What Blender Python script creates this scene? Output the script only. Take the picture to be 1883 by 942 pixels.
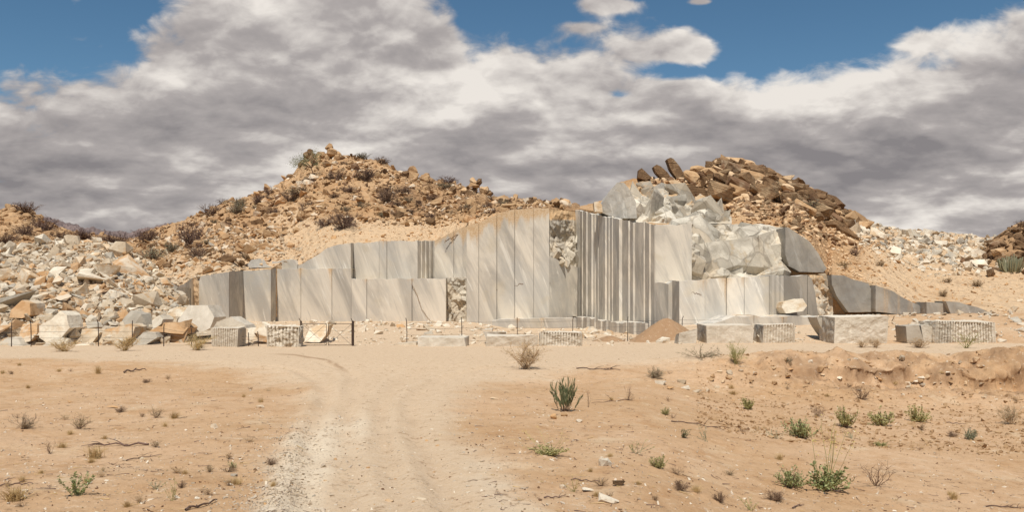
import bpy, bmesh, math, random
import numpy as np
from mathutils import Vector, Matrix, Euler

R = math.radians
scene = bpy.context.scene
COL = scene.collection
for o in list(bpy.data.objects):
    bpy.data.objects.remove(o)

# ------------------------------------------------------------------ camera
F, H, CX, HY = 1630.0, 3.0, 941.5, 560.0       # focal length in photo pixels, eye height, horizon row
cam_data = bpy.data.cameras.new('camera')
cam_data.sensor_width = 36.0
cam_data.lens = 36.0 * F / 1883.0
cam_data.shift_y = (HY - 471.0) / 1883.0
cam_data.clip_start, cam_data.clip_end = 0.1, 20000
cam = bpy.data.objects.new('camera', cam_data)
COL.objects.link(cam)
cam.location = (0, 0, H)
cam.rotation_euler = (R(90), 0, 0)
scene.camera = cam

# ------------------------------------------------------------------ node helper
class NT:
    """small builder: every method returns an output socket"""
    def __init__(self, tree):
        self.t = tree
    def node(self, typ, **kw):
        n = self.t.nodes.new(typ)
        for k, v in kw.items():
            setattr(n, k, v)
        return n
    def put(self, sock, v):
        if hasattr(v, 'links'):
            self.t.links.new(v, sock)
        elif v is not None:
            try:
                sock.default_value = v
            except Exception:
                sock.default_value = (*v, 1.0)
    def m(self, op, a, b=None, c=None, clamp=False):
        n = self.node('ShaderNodeMath', operation=op, use_clamp=clamp)
        for s, v in zip(n.inputs, (a, b, c)):
            self.put(s, v)
        return n.outputs[0]
    def vm(self, op, a, b=None):
        n = self.node('ShaderNodeVectorMath', operation=op)
        self.put(n.inputs[0], a)
        if b is not None:
            self.put(n.inputs[3 if op == 'SCALE' else 1], b)
        return n.outputs[0]
    def sep(self, v):
        n = self.node('ShaderNodeSeparateXYZ'); self.put(n.inputs[0], v)
        return n.outputs
    def comb(self, x, y, z):
        n = self.node('ShaderNodeCombineXYZ')
        for s, v in zip(n.inputs, (x, y, z)):
            self.put(s, v)
        return n.outputs[0]
    def noise(self, vec, scale, detail=4, rough=0.55, dist=0.0, color=False, dim='3D'):
        n = self.node('ShaderNodeTexNoise', noise_dimensions=dim)
        if vec is not None: self.put(n.inputs['Vector'], vec)
        n.inputs['Scale'].default_value = scale
        n.inputs['Detail'].default_value = detail
        n.inputs['Roughness'].default_value = rough
        n.inputs['Distortion'].default_value = dist
        return n.outputs['Color' if color else 'Fac']
    def voro(self, vec, scale, feature='F1', out='Distance', rand=1.0):
        n = self.node('ShaderNodeTexVoronoi', feature=feature)
        self.put(n.inputs['Vector'], vec)
        n.inputs['Scale'].default_value = scale
        n.inputs['Randomness'].default_value = rand
        return n.outputs[out]
    def ss(self, v, a, b, lo=0.0, hi=1.0):
        n = self.node('ShaderNodeMapRange', interpolation_type='SMOOTHSTEP')
        self.put(n.inputs[0], v)
        for i, q in zip((1, 2, 3, 4), (a, b, lo, hi)):
            self.put(n.inputs[i], q)
        return n.outputs[0]
    def mix(self, fac, a, b, mode='MIX'):
        n = self.node('ShaderNodeMix', data_type='RGBA', blend_type=mode)
        self.put(n.inputs[0], fac)
        for s, v in ((n.inputs[6], a), (n.inputs[7], b)):
            if isinstance(v, tuple) and len(v) == 3: v = (*v, 1.0)
            self.put(s, v)
        return n.outputs[2]
    def attr(self, name, out='Fac'):
        return self.node('ShaderNodeAttribute', attribute_name=name).outputs[out]
    def pos(self):
        return self.node('ShaderNodeNewGeometry').outputs['Position']
    def rnd(self):
        return self.node('ShaderNodeObjectInfo').outputs['Random']
    def mapping(self, vec, rot=(0, 0, 0), scale=(1, 1, 1)):
        n = self.node('ShaderNodeMapping')
        self.put(n.inputs[0], vec)
        n.inputs['Rotation'].default_value = rot
        n.inputs['Scale'].default_value = scale
        return n.outputs[0]
    def bump(self, height, strength=0.5, dist=0.1, normal=None):
        n = self.node('ShaderNodeBump')
        n.inputs['Strength'].default_value = strength
        n.inputs['Distance'].default_value = dist
        self.put(n.inputs['Height'], height)
        if normal is not None: self.put(n.inputs['Normal'], normal)
        return n.outputs[0]

def material(name, rough=0.9, spec=0.2):
    m = bpy.data.materials.new(name)
    m.use_nodes = True
    b = m.node_tree.nodes['Principled BSDF']
    b.inputs['Roughness'].default_value = rough
    b.inputs['Specular IOR Level'].default_value = spec
    n = NT(m.node_tree)
    n.bsdf = b
    return m, n

# ------------------------------------------------------------------ sky, sun, exposure
SUN_TO = Vector((-0.06, -0.45, 0.89)).normalized()
elev = math.asin(SUN_TO.z)
azim = math.atan2(SUN_TO.x, SUN_TO.y)          # clockwise from +Y

world = bpy.data.worlds.new('World')
scene.world = world
world.use_nodes = True
def build_world():
    wt = world.node_tree
    wt.nodes.clear()
    n = NT(wt)
    sky = n.node('ShaderNodeTexSky', sky_type='NISHITA')
    sky.sun_disc = False
    sky.sun_elevation = elev
    sky.sun_rotation = azim
    sky.altitude = 1200
    sky.dust_density = 0.6
    sky.ozone_density = 2.0
    D = n.node('ShaderNodeTexCoord').outputs['Generated']
    dx, dy, dz = n.sep(D)
    ay = n.m('MAXIMUM', n.m('ABSOLUTE', dy), 0.12)
    u = n.m('DIVIDE', dx, ay)
    v = n.m('DIVIDE', n.m('MAXIMUM', dz, 0.0), ay)
    # deeper blue overhead, as through a polariser
    blue = n.mix(n.ss(v, 0.10, 0.42), (0.62, 0.78, 0.78), (0.50, 0.68, 0.70))
    skyc = n.mix(1.0, sky.outputs[0], blue, 'MULTIPLY')
    # cloud field: cells get flatter towards the horizon
    def field(dv, seed):
        vv = n.m('ADD', v, dv + 0.10)
        return n.comb(n.m('ADD', n.m('MULTIPLY', u, 1.45), seed), n.m('MULTIPLY', n.m('LOGARITHM', vv, 2.71828), 1.05), 0.0)
    def fbm(dv):
        p = field(dv, 3.7)
        soft = n.noise(p, 1.9, 12, 0.55, 0.15, dim='2D')
        vo = n.node('ShaderNodeTexVoronoi', feature='SMOOTH_F1', voronoi_dimensions='2D')
        warp = n.vm('ADD', p, n.vm('SCALE', n.noise(p, 5.0, 3, 0.5, 0.0, True, '2D'), 0.16))
        n.put(vo.inputs['Vector'], warp)
        vo.inputs['Scale'].default_value = 6.5
        vo.inputs['Detail'].default_value = 3.5
        vo.inputs['Roughness'].default_value = 0.5
        vo.inputs['Smoothness'].default_value = 0.35
        vo.normalize = True
        return n.m('ADD', n.m('MULTIPLY', soft, 0.72), n.m('MULTIPLY', n.m('SUBTRACT', 0.85, vo.outputs['Distance']), 0.40))
    n0, n1, n2 = fbm(0.0), fbm(0.016), fbm(0.055)
    wob = n.noise(field(0.0, 9.1), 2.0, 5, 0.55, dim='2D')
    # coverage: where the cloud bank ends and blue begins (row of its upper edge over azimuth)
    cur = n.node('ShaderNodeFloatCurve')
    pts = [(-700, 240), (0, 232), (120, 205), (190, 185), (240, 145), (265, 105), (290, 60), (350, 5), (450, -50), (680, -40), (770, 5),
           (830, 40), (880, 78), (930, 78), (1060, 60), (1180, 60), (1290, 78), (1330, 160), (1430, 158), (1520, 130),
           (1640, 128), (1700, 112), (1800, 102), (1900, 92), (2600, 60)]
    c = cur.mapping.curves[0]
    fx = lambda p: (p + 800) / 3600.0
    fy = lambda y: (y + 100) / 500.0
    c.points[0].location = (fx(pts[0][0]), fy(pts[0][1])); c.points[1].location = (fx(pts[-1][0]), fy(pts[-1][1]))
    for p, y in pts[1:-1]:
        c.points.new(fx(p), fy(y))
    for p in c.points: p.handle_type = 'AUTO_CLAMPED'
    cur.mapping.update()
    px = n.m('ADD', n.m('MULTIPLY', u, F), CX)
    py = n.m('SUBTRACT', HY, n.m('MULTIPLY', v, F))
    n.put(cur.inputs['Value'], n.m('DIVIDE', n.m('ADD', px, 800.0), 3600.0, clamp=True))
    top = n.m('SUBTRACT', n.m('MULTIPLY', cur.outputs[0], 500.0), 100.0)
    inside = n.m('DIVIDE', n.m('SUBTRACT', py, top), 75.0)          # >0 inside the bank
    inside = n.m('MINIMUM', n.m('MAXIMUM', inside, -2.2), 1.7)
    def blob(x, y, rx, ry, k):
        a = n.m('DIVIDE', n.m('SUBTRACT', px, x), rx)
        b = n.m('DIVIDE', n.m('SUBTRACT', py, y), ry)
        r2 = n.m('ADD', n.m('MULTIPLY', a, a), n.m('MULTIPLY', b, b))
        return n.m('MULTIPLY', n.m('EXPONENT', n.m('MULTIPLY', r2, -1.0)), k)
    cov = inside
    for b in ((1260, 132, 75, 20, -1.9), (1125, 8, 50, 16, 2.2), (1295, 2, 40, 9, 2.2), (1068, 50, 36, 12, 1.2), (1265, 90, 80, 20, 1.2),
              (520, 102, 45, 9, -1.8), (215, 190, 45, 9, 1.0), (640, 75, 260, 45, 0.7), (1130, 175, 55, 10, -1.0), (910, 22, 30, 20, -.8),
              (1690, 70, 50, 22, .9)):
        cov = n.m('ADD', cov, blob(*b))
    dens = n.m('ADD', n.m('MULTIPLY', cov, 0.24), n.m('MULTIPLY', n.m('SUBTRACT', n0, 0.5), 1.5))
    crisp = n.noise(field(0.0, 5.3), 13.0, 7, 0.62, 0.3, dim='2D')
    crisp1 = n.noise(field(0.006, 5.3), 13.0, 7, 0.62, 0.3, dim='2D')
    dens = n.m('ADD', dens, n.m('MULTIPLY', n.m('SUBTRACT', crisp, 0.5), 0.34))
    alpha = n.ss(dens, -0.03, 0.20)
    # light from above: bright where cloud thins upward, grey where more cloud lies above
    sh = n.m('ADD', n.m('MULTIPLY', n.m('SUBTRACT', n0, n1), 2.6), n.m('MULTIPLY', n.m('SUBTRACT', n0, n2), 2.6))
    sh = n.m('ADD', sh, n.m('MULTIPLY', n.m('SUBTRACT', crisp, crisp1), 0.6))
    edge = n.ss(dens, 0.06, 0.50, 0.22, 0.0)
    low = n.ss(py, 60.0, 380.0, 0.10, -0.06)
    big = n.m('MULTIPLY', n.m('SUBTRACT', wob, 0.5), 0.8)
    art = n.m('ADD', n.m('ADD', sh, edge), n.m('ADD', low, big))
    for b in ((1125, 8, 60, 22, .45), (1068, 50, 50, 18, .4), (130, 262, 150, 30, .16), (370, 350, 260, 60, -.24), (560, 220, 130, 45, -.24), (330, 270, 120, 22, .12), (460, 30, 160, 40, .10),
              (690, 240, 60, 22, .22), (1000, 130, 300, 40, .12), (1400, 190, 150, 40, .12), (1150, 250, 300, 50, .0),
              (1500, 300, 330, 50, -.16), (1750, 380, 170, 26, .24), (1000, 330, 170, 50, -.14), (330, 405, 90, 14, .25), (1800, 250, 160, 40, -.1)):
        art = n.m('ADD', art, blob(*b))
    art = n.m('MULTIPLY', n.m('ADD', art, 0.80), 0.64, clamp=True)
    cr = n.node('ShaderNodeValToRGB')
    n.put(cr.inputs[0], art)
    e = cr.color_ramp.elements
    e[0].position, e[0].color = 0.0, (2.2, 2.05, 2.1, 1)
    e[1].position, e[1].color = 1.0, (7.4, 6.95, 6.45, 1)
    k = e.new(0.5); k.color = (3.75, 3.45, 3.36, 1)
    cloud = cr.outputs[0]
    col = n.mix(alpha, skyc, cloud)
    haze = n.ss(v, 0.0, 0.06, 0.25, 0.0)
    col = n.mix(haze, col, (3.3, 3.4, 3.6))
    bg = n.node('ShaderNodeBackground')
    n.put(bg.inputs[0], col)
    bg.inputs[1].default_value = 0.10
    out = n.node('ShaderNodeOutputWorld')
    wt.links.new(bg.outputs[0], out.inputs[0])
build_world()

sun_data = bpy.data.lights.new('sun', 'SUN')
sun_data.energy = 4.0
sun_data.angle = R(0.53)
sun_data.color = (1.0, 0.955, 0.89)
sun = bpy.data.objects.new('sun', sun_data)
COL.objects.link(sun)
sun.rotation_euler = SUN_TO.to_track_quat('Z', 'Y').to_euler()

scene.view_settings.view_transform = 'Standard'
scene.view_settings.look = 'None'
scene.view_settings.exposure = 0.18
scene.view_settings.gamma = 1.0
scene.render.engine = 'CYCLES'
scene.cycles.max_bounces = 5
scene.cycles.diffuse_bounces = 3

# ------------------------------------------------------------------ numpy noise
_rs = np.random.RandomState(7)
_perm = np.concatenate([_rs.permutation(256)] * 2)
_grad = _rs.normal(size=(256, 3)); _grad /= np.linalg.norm(_grad, axis=1)[:, None]
def pnoise(x, y, z=0.0):
    x, y, z = np.broadcast_arrays(np.asarray(x, float), np.asarray(y, float), np.asarray(z, float))
    xi, yi, zi = np.floor(x).astype(int), np.floor(y).astype(int), np.floor(z).astype(int)
    xf, yf, zf = x - xi, y - yi, z - zi
    u, v, w = [t * t * t * (t * (t * 6 - 15) + 10) for t in (xf, yf, zf)]
    out = np.zeros(x.shape)
    for a in (0, 1):
        for b in (0, 1):
            for c in (0, 1):
                h = _perm[(_perm[(_perm[(xi + a) & 255] + yi + b) & 255] + zi + c) & 255]
                g = _grad[h]
                d = g[..., 0] * (xf - a) + g[..., 1] * (yf - b) + g[..., 2] * (zf - c)
                out += d * (u if a else 1 - u) * (v if b else 1 - v) * (w if c else 1 - w)
    return out
def fbm(x, y, z=0.0, octv=4, gain=0.5):
    s, a, f = 0.0, 1.0, 1.0
    for i in range(octv):
        s = s + a * pnoise(np.asarray(x) * f + 17.3 * i, np.asarray(y) * f - 5.1 * i, np.asarray(z) * f + 3.7 * i)
        a *= gain; f *= 2.03
    return s
def ridged(x, y, z=0.0, octv=4):
    s, a, f = 0.0, 1.0, 1.0
    for i in range(octv):
        s = s + a * (1 - 2.2 * np.abs(pnoise(np.asarray(x) * f + 7.3 * i, np.asarray(y) * f - 9.1 * i, np.asarray(z) * f)))
        a *= 0.5; f *= 2.05
    return s / 1.9
def sstep(x, a, b):
    t = np.clip((np.asarray(x, float) - a) / (b - a), 0, 1)
    return t * t * (3 - 2 * t)
def itp(x, pts):
    p = np.array(pts, float)
    return np.interp(x, p[:, 0], p[:, 1])
def W(px, py, d):
    return np.stack(np.broadcast_arrays((np.asarray(px, float) - CX) / F * d, np.asarray(d, float), H + (HY - np.asarray(py, float)) / F * d), -1)

# ------------------------------------------------------------------ mesh helpers
def mesh_np(name, V, faces, attrs=None, smooth=False):
    """faces: list of (n,k) int arrays"""
    V = np.asarray(V, np.float32).reshape(-1, 3)
    me = bpy.data.meshes.new(name)
    faces = [np.asarray(f, np.int32) for f in (faces if isinstance(faces, list) else [faces]) if len(f)]
    loops = np.concatenate([f.ravel() for f in faces])
    sizes = np.concatenate([np.full(len(f), f.shape[1], np.int32) for f in faces])
    starts = np.concatenate([[0], np.cumsum(sizes)[:-1]]).astype(np.int32)
    me.vertices.add(len(V)); me.vertices.foreach_set('co', V.ravel())
    me.loops.add(len(loops)); me.loops.foreach_set('vertex_index', loops)
    me.polygons.add(len(sizes)); me.polygons.foreach_set('loop_start', starts); me.polygons.foreach_set('loop_total', sizes)
    me.polygons.foreach_set('use_smooth', np.full(len(sizes), bool(smooth)))
    me.update(calc_edges=True)
    for k, a in (attrs or {}).items():
        at = me.attributes.new(k, 'FLOAT', 'POINT')
        at.data.foreach_set('value', np.asarray(a, np.float32).ravel())
    return me
def grid_faces(nr, nc, flip=False):
    i = np.arange(nr * nc).reshape(nr, nc)
    f = np.stack([i[:-1, :-1], i[:-1, 1:], i[1:, 1:], i[1:, :-1]], -1).reshape(-1, 4)
    return f[:, ::-1] if flip else f
def obj(name, me, mat=None, parent=None, loc=None):
    o = bpy.data.objects.new(name, me)
    COL.objects.link(o)
    if mat is not None and me is not None and not me.materials: me.materials.append(mat)
    if parent is not None: o.parent = parent
    if loc is not None: o.location = loc
    return o
def tag(o, label=None, cat=None, group=None, kind=None):
    if label: o['label'] = label
    if cat: o['category'] = cat
    if group: o['group'] = group
    if kind: o['kind'] = kind
    return o
def empty(name, loc=(0, 0, 0)):
    o = bpy.data.objects.new(name, None)
    COL.objects.link(o); o.location = loc
    return o
class MB:
    """collects vertices and faces of one mesh"""
    def __init__(s): s.v, s.f3, s.f4, s.n, s.a = [], [], [], 0, []
    def add(s, V, f3=None, f4=None, tone=0.0):
        V = np.asarray(V, float).reshape(-1, 3)
        if f3 is not None and len(f3): s.f3.append(np.asarray(f3) + s.n)
        if f4 is not None and len(f4): s.f4.append(np.asarray(f4) + s.n)
        s.v.append(V); s.n += len(V); s.a.append(np.full(len(V), tone))
    def mesh(s, name, smooth=False):
        fs = ([np.concatenate(s.f4)] if s.f4 else []) + ([np.concatenate(s.f3)] if s.f3 else [])
        return mesh_np(name, np.concatenate(s.v), fs, {'tone': np.concatenate(s.a)}, smooth)
    def tube(s, pts, r0, r1=None, k=5, tone=0.0):
        pts = np.asarray(pts, float); n = len(pts); r1 = r0 if r1 is None else r1
        t = np.gradient(pts, axis=0); t /= np.linalg.norm(t, axis=1)[:, None] + 1e-9
        up = np.where(np.abs(t[:, 2:3]) > 0.9, [[1.0, 0, 0]], [[0, 0, 1.0]])
        a = np.cross(t, up); a /= np.linalg.norm(a, axis=1)[:, None] + 1e-9
        b = np.cross(t, a)
        rr = np.linspace(r0, r1, n)[:, None, None]
        th = np.linspace(0, 2 * np.pi, k, endpoint=False)
        ring = pts[:, None, :] + rr * (a[:, None, :] * np.cos(th)[None, :, None] + b[:, None, :] * np.sin(th)[None, :, None])
        i = np.arange(n * k).reshape(n, k)
        j = np.roll(i, -1, 1)
        f = np.stack([i[:-1], j[:-1], j[1:], i[1:]], -1).reshape(-1, 4)
        s.add(ring, None, f, tone)
    def box(s, c, e):
        c, e = np.asarray(c, float), np.asarray(e, float) / 2
        V = np.array([[x, y, z] for x in (-1, 1) for y in (-1, 1) for z in (-1, 1)]) * e + c
        s.add(V, None, [[0, 1, 3, 2], [4, 6, 7, 5], [0, 4, 5, 1], [2, 3, 7, 6], [0, 2, 6, 4], [1, 5, 7, 3]])

# ------------------------------------------------------------------ materials
def mk_soil():
    m, n = material('sandy_soil', 0.95, 0.1)
    P = n.pos()
    big = n.noise(P, 0.12, 5, 0.6)
    mid = n.noise(P, 0.9, 6, 0.62)
    fine = n.noise(P, 9.0, 5, 0.65)
    grit = n.noise(P, 45.0, 3, 0.7)
    c = n.mix(n.ss(big, 0.35, 0.65), (0.51, 0.318, 0.168), (0.59, 0.388, 0.228))
    c = n.mix(n.ss(mid, 0.46, 0.72, 0, 0.75), c, (0.45, 0.255, 0.12))
    c = n.mix(n.ss(n.noise(P, 0.5, 6, 0.66), 0.54, 0.72, 0, 0.6), c, (0.63, 0.475, 0.305))
    dust = n.attr('dust')
    wide = n.noise(P, 0.35, 6, 0.65)
    dm = n.ss(n.m('ADD', n.m('MULTIPLY', dust, 1.25), n.m('ADD', n.m('MULTIPLY', n.m('SUBTRACT', mid, 0.5), 0.9), n.m('MULTIPLY', n.m('SUBTRACT', wide, 0.5), 1.5))), 0.12, 1.0)
    c = n.mix(n.m('MULTIPLY', dm, 0.92), c, n.mix(n.ss(fine, 0.35, 0.7), (0.59, 0.43, 0.275), (0.66, 0.505, 0.345)))
    c = n.mix(n.ss(n.attr('pale'), 0.15, 1.0, 0.0, 0.8), c, (0.74, 0.615, 0.45))
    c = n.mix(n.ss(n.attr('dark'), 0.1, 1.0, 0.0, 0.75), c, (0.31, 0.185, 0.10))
    speck = n.noise(P, 3.2, 8, 0.8)
    c = n.mix(n.ss(speck, 0.545, 0.66, 0, 0.9), c, (0.30, 0.175, 0.09))
    c = n.mix(n.ss(speck, 0.445, 0.32, 0, 0.85), c, (0.70, 0.56, 0.40))
    c = n.mix(n.ss(fine, 0.56, 0.74, 0, 0.55), c, (0.30, 0.17, 0.085))
    c = n.mix(n.ss(grit, 0.60, 0.72, 0, 0.65), c, (0.26, 0.155, 0.09))
    c = n.mix(n.ss(grit, 0.40, 0.28, 0, 0.6), c, (0.76, 0.63, 0.48))
    n.put(n.bsdf.inputs['Base Color'], c)
    b = n.bump(mid, 0.6, 0.14)
    b = n.bump(speck, 0.7, 0.07, b)
    b = n.bump(fine, 0.7, 0.04, b)
    b = n.bump(grit, 0.6, 0.014, b)
    n.put(n.bsdf.inputs['Normal'], b)
    return m
def mk_hill():
    m, n = material('stony_hillside', 0.95, 0.1)
    P = n.pos()
    big = n.noise(P, 0.11, 5, 0.6)
    mid = n.noise(P, 0.55, 6, 0.65, 0.3)
    fine = n.noise(P, 2.6, 6, 0.7)
    cell = n.voro(P, 1.1)
    cell2 = n.voro(P, 2.6)
    c = n.mix(n.ss(big, 0.38, 0.62), (0.45, 0.275, 0.14), (0.54, 0.35, 0.19))
    c = n.mix(n.ss(mid, 0.50, 0.68, 0, 0.65), c, (0.47, 0.25, 0.105))
    pale = n.m('ADD', n.attr('pale'), n.m('MULTIPLY', n.m('SUBTRACT', mid, 0.5), 1.1))
    c = n.mix(n.ss(pale, 0.25, 0.85), c, (0.61, 0.43, 0.26))
    rk = n.m('ADD', n.attr('rocky'), n.m('MULTIPLY', n.m('SUBTRACT', fine, 0.5), 1.6))
    c = n.mix(n.ss(rk, 0.42, 0.85, 0, 0.8), c, n.mix(n.ss(mid, .4, .6), (0.215, 0.125, 0.066), (0.33, 0.195, 0.10)))
    c = n.mix(n.ss(fine, 0.56, 0.72, 0, 0.65), c, (0.22, 0.13, 0.065))
    c = n.mix(n.ss(fine, 0.42, 0.28, 0, 0.6), c, (0.62, 0.46, 0.30))
    grit = n.noise(P, 1.4, 8, 0.8)
    c = n.mix(n.ss(grit, 0.58, 0.68, 0, 0.45), c, (0.21, 0.125, 0.066))
    n.put(n.bsdf.inputs['Base Color'], c)
    b = n.bump(cell, 0.7, 0.5)
    b = n.bump(n.m('ADD', fine, n.m('MULTIPLY', cell2, 0.6)), 0.7, 0.22, b)
    n.put(n.bsdf.inputs['Normal'], b)
    return m
def mk_marble():
    m, n = material('sawn_marble', 0.72, 0.25)
    P = n.pos()
    Pv = n.mapping(n.mapping(P, (0, R(24), 0)), (0, 0, 0), (1.0, 1.0, 0.16))
    vein = n.noise(Pv, 0.38, 8, 0.64, 0.8)
    Pv2 = n.mapping(n.mapping(P, (0, R(21), 0)), (0, 0, 0), (1.0, 1.0, 0.10))
    vein2 = n.noise(Pv2, 1.9, 5, 0.6, 0.5)
    streak = n.noise(n.mapping(P, (0, 0, 0), (1, 1, 0.035)), 3.4, 5, 0.65)
    blot = n.noise(P, 0.35, 5, 0.6)
    fine = n.noise(P, 6.0, 5, 0.65)
    c = n.mix(n.ss(vein, 0.36, 0.62), (0.405, 0.365, 0.305), (0.66, 0.59, 0.48))
    c = n.mix(n.ss(n.noise(P, 0.16, 5, 0.6), 0.46, 0.66, 0, 0.55), c, (0.44, 0.425, 0.385))
    c = n.mix(n.ss(vein2, 0.56, 0.72, 0, 0.7), c, (0.76, 0.71, 0.61))
    c = n.mix(n.ss(vein2, 0.42, 0.27, 0, 0.5), c, (0.36, 0.33, 0.285))
    c = n.mix(n.ss(streak, 0.58, 0.78, 0, 0.25), c, (0.72, 0.655, 0.53))
    c = n.mix(n.ss(blot, 0.55, 0.72, 0, 0.4), c, (0.50, 0.42, 0.29))
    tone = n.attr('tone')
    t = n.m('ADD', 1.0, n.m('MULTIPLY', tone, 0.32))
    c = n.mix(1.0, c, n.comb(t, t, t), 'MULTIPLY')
    st = n.m('ADD', n.attr('stain'), n.m('MULTIPLY', n.m('SUBTRACT', n.noise(n.mapping(P, (0, 0, 0), (1, 1, 0.12)), 1.3, 6, 0.65), 0.5), 1.7))
    c = n.mix(n.ss(st, 0.50, 1.05, 0, 0.85), c, n.mix(n.ss(fine, .4, .6), (0.52, 0.33, 0.16), (0.62, 0.45, 0.27)))
    c = n.mix(n.ss(fine, 0.6, 0.8, 0, 0.3), c, (0.28, 0.25, 0.21))
    n.put(n.bsdf.inputs['Base Color'], c)
    b = n.bump(fine, 0.35, 0.05)
    n.put(n.bsdf.inputs['Normal'], b)
    return m
def mk_broken_marble():
    m, n = material('broken_marble', 0.85, 0.2)
    P = n.pos()
    blot = n.noise(P, 0.45, 6, 0.62, 0.4)
    fine = n.noise(P, 2.8, 6, 0.7)
    c = n.mix(n.ss(blot, 0.36, 0.66), (0.42, 0.37, 0.29), (0.70, 0.63, 0.505))
    c = n.mix(n.ss(n.noise(P, .8, 4, .6), 0.56, 0.72, 0, 0.75), c, (0.52, 0.39, 0.235))
    wp = n.vm('ADD', n.mapping(n.mapping(P, (0, R(35), 0)), (0, 0, 0), (1, 1, 0.6)), n.vm('SCALE', n.noise(P, 0.8, 3, 0.5, 0, True), 0.9))
    cellc = n.voro(wp, 0.55, out='Color')
    cr_, cg_, cb_ = n.sep(cellc)
    c = n.mix(n.ss(cr_, 0.45, 0.9, 0, 0.75), c, (0.45, 0.395, 0.31))
    c = n.mix(n.ss(cg_, 0.6, 0.95, 0, 0.6), c, (0.56, 0.45, 0.31))
    joint = n.voro(wp, 0.55, 'DISTANCE_TO_EDGE')
    joint2 = n.voro(n.vm('ADD', wp, (31.0, 7.0, 3.0)), 1.5, 'DISTANCE_TO_EDGE')
    c = n.mix(n.ss(joint, 0.05, 0.01, 0, 0.4), c, (0.21, 0.17, 0.13))
    c = n.mix(n.ss(joint2, 0.04, 0.01, 0, 0.25), c, (0.27, 0.225, 0.17))
    st = n.m('ADD', n.attr('stain'), n.m('MULTIPLY', n.m('SUBTRACT', fine, 0.5), 1.4))
    c = n.mix(n.ss(st, 0.45, 1.0, 0, 0.9), c, (0.53, 0.34, 0.17))
    c = n.mix(n.ss(fine, 0.58, 0.78, 0, 0.5), c, (0.30, 0.265, 0.22))
    t = n.m('ADD', 1.0, n.m('MULTIPLY', n.attr('tone'), 0.32))
    c = n.mix(1.0, c, n.comb(t, t, t), 'MULTIPLY')
    n.put(n.bsdf.inputs['Base Color'], c)
    b = n.bump(fine, 0.6, 0.07)
    n.put(n.bsdf.inputs['Normal'], b)
    return m
def mk_rock(name, a, b_, stain, strata=False, amount=0.35):
    m, n = material(name, 0.9, 0.15)
    P = n.pos()
    r = n.rnd()
    off = n.vm('ADD', P, n.comb(n.m('MULTIPLY', r, 91.0), n.m('MULTIPLY', r, 37.0), 0.0))
    blot = n.noise(off, 0.9, 6, 0.62, 0.3)
    fine = n.noise(off, 5.0, 6, 0.7)
    c = n.mix(n.ss(blot, 0.34, 0.66), a, b_)
    lo = 0.62 - 0.2 * amount
    c = n.mix(n.ss(n.m('ADD', n.noise(off, 0.55, 4, 0.6), n.m('MULTIPLY', n.m('SUBTRACT', r, 0.5), 0.3)), lo, lo + 0.14, 0, 0.9), c, stain)
    c = n.mix(n.ss(fine, 0.58, 0.80, 0, 0.5), c, tuple(x * 0.5 for x in a))
    t = n.m('ADD', 0.82, n.m('MULTIPLY', r, 0.34))
    c = n.mix(1.0, c, n.comb(t, t, t), 'MULTIPLY')
    b = n.bump(fine, 0.7, 0.12)
    if strata:
        oc = n.node('ShaderNodeTexCoord').outputs['Object']
        lay = n.noise(n.mapping(oc, (0, 0, 0), (0.5, 1.2, 8.0)), 1.3, 6, 0.7, 0.3)
        c = n.mix(n.ss(lay, 0.50, 0.63, 0, 0.65), c, tuple(x * 0.36 for x in a))
        b = n.bump(lay, 1.0, 0.5, b)
    n.put(n.bsdf.inputs['Base Color'], c)
    n.put(n.bsdf.inputs['Normal'], b)
    return m
def mk_block():
    m, n = material('quarried_block', 0.85, 0.2)
    P = n.pos()
    blot = n.noise(P, 0.7, 6, 0.62)
    st = n.noise(n.mapping(P, (0, 0, 0), (1, 1, 0.15)), 2.4, 5, 0.65)
    fine = n.noise(P, 7.0, 6, 0.7)
    c = n.mix(n.ss(blot, 0.36, 0.64), (0.53, 0.455, 0.35), (0.64, 0.56, 0.445))
    c = n.mix(n.ss(st, 0.54, 0.72, 0, 0.55), c, (0.74, 0.66, 0.53))
    c = n.mix(n.ss(fine, 0.57, 0.78, 0, 0.5), c, (0.34, 0.29, 0.22))
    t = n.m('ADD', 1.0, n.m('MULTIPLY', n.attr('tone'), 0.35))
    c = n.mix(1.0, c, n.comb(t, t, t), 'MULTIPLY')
    c = n.mix(n.ss(n.attr('groove'), 0.15, 0.95, 0, 0.25), c, (0.27, 0.225, 0.17))
    n.put(n.bsdf.inputs['Base Color'], c)
    n.put(n.bsdf.inputs['Normal'], n.bump(fine, 0.6, 0.06))
    return m
def mk_plain(name, a, b_, scale=6.0, rough=0.85, trans=0.0):
    m, n = material(name, rough, 0.15)
    P = n.pos()
    f = n.m('ADD', n.noise(P, scale, 4, 0.6), n.m('MULTIPLY', n.m('SUBTRACT', n.rnd(), 0.5), 0.25))
    c = n.mix(n.ss(f, 0.35, 0.65), a, b_)
    n.put(n.bsdf.inputs['Base Color'], c)
    return m

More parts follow.
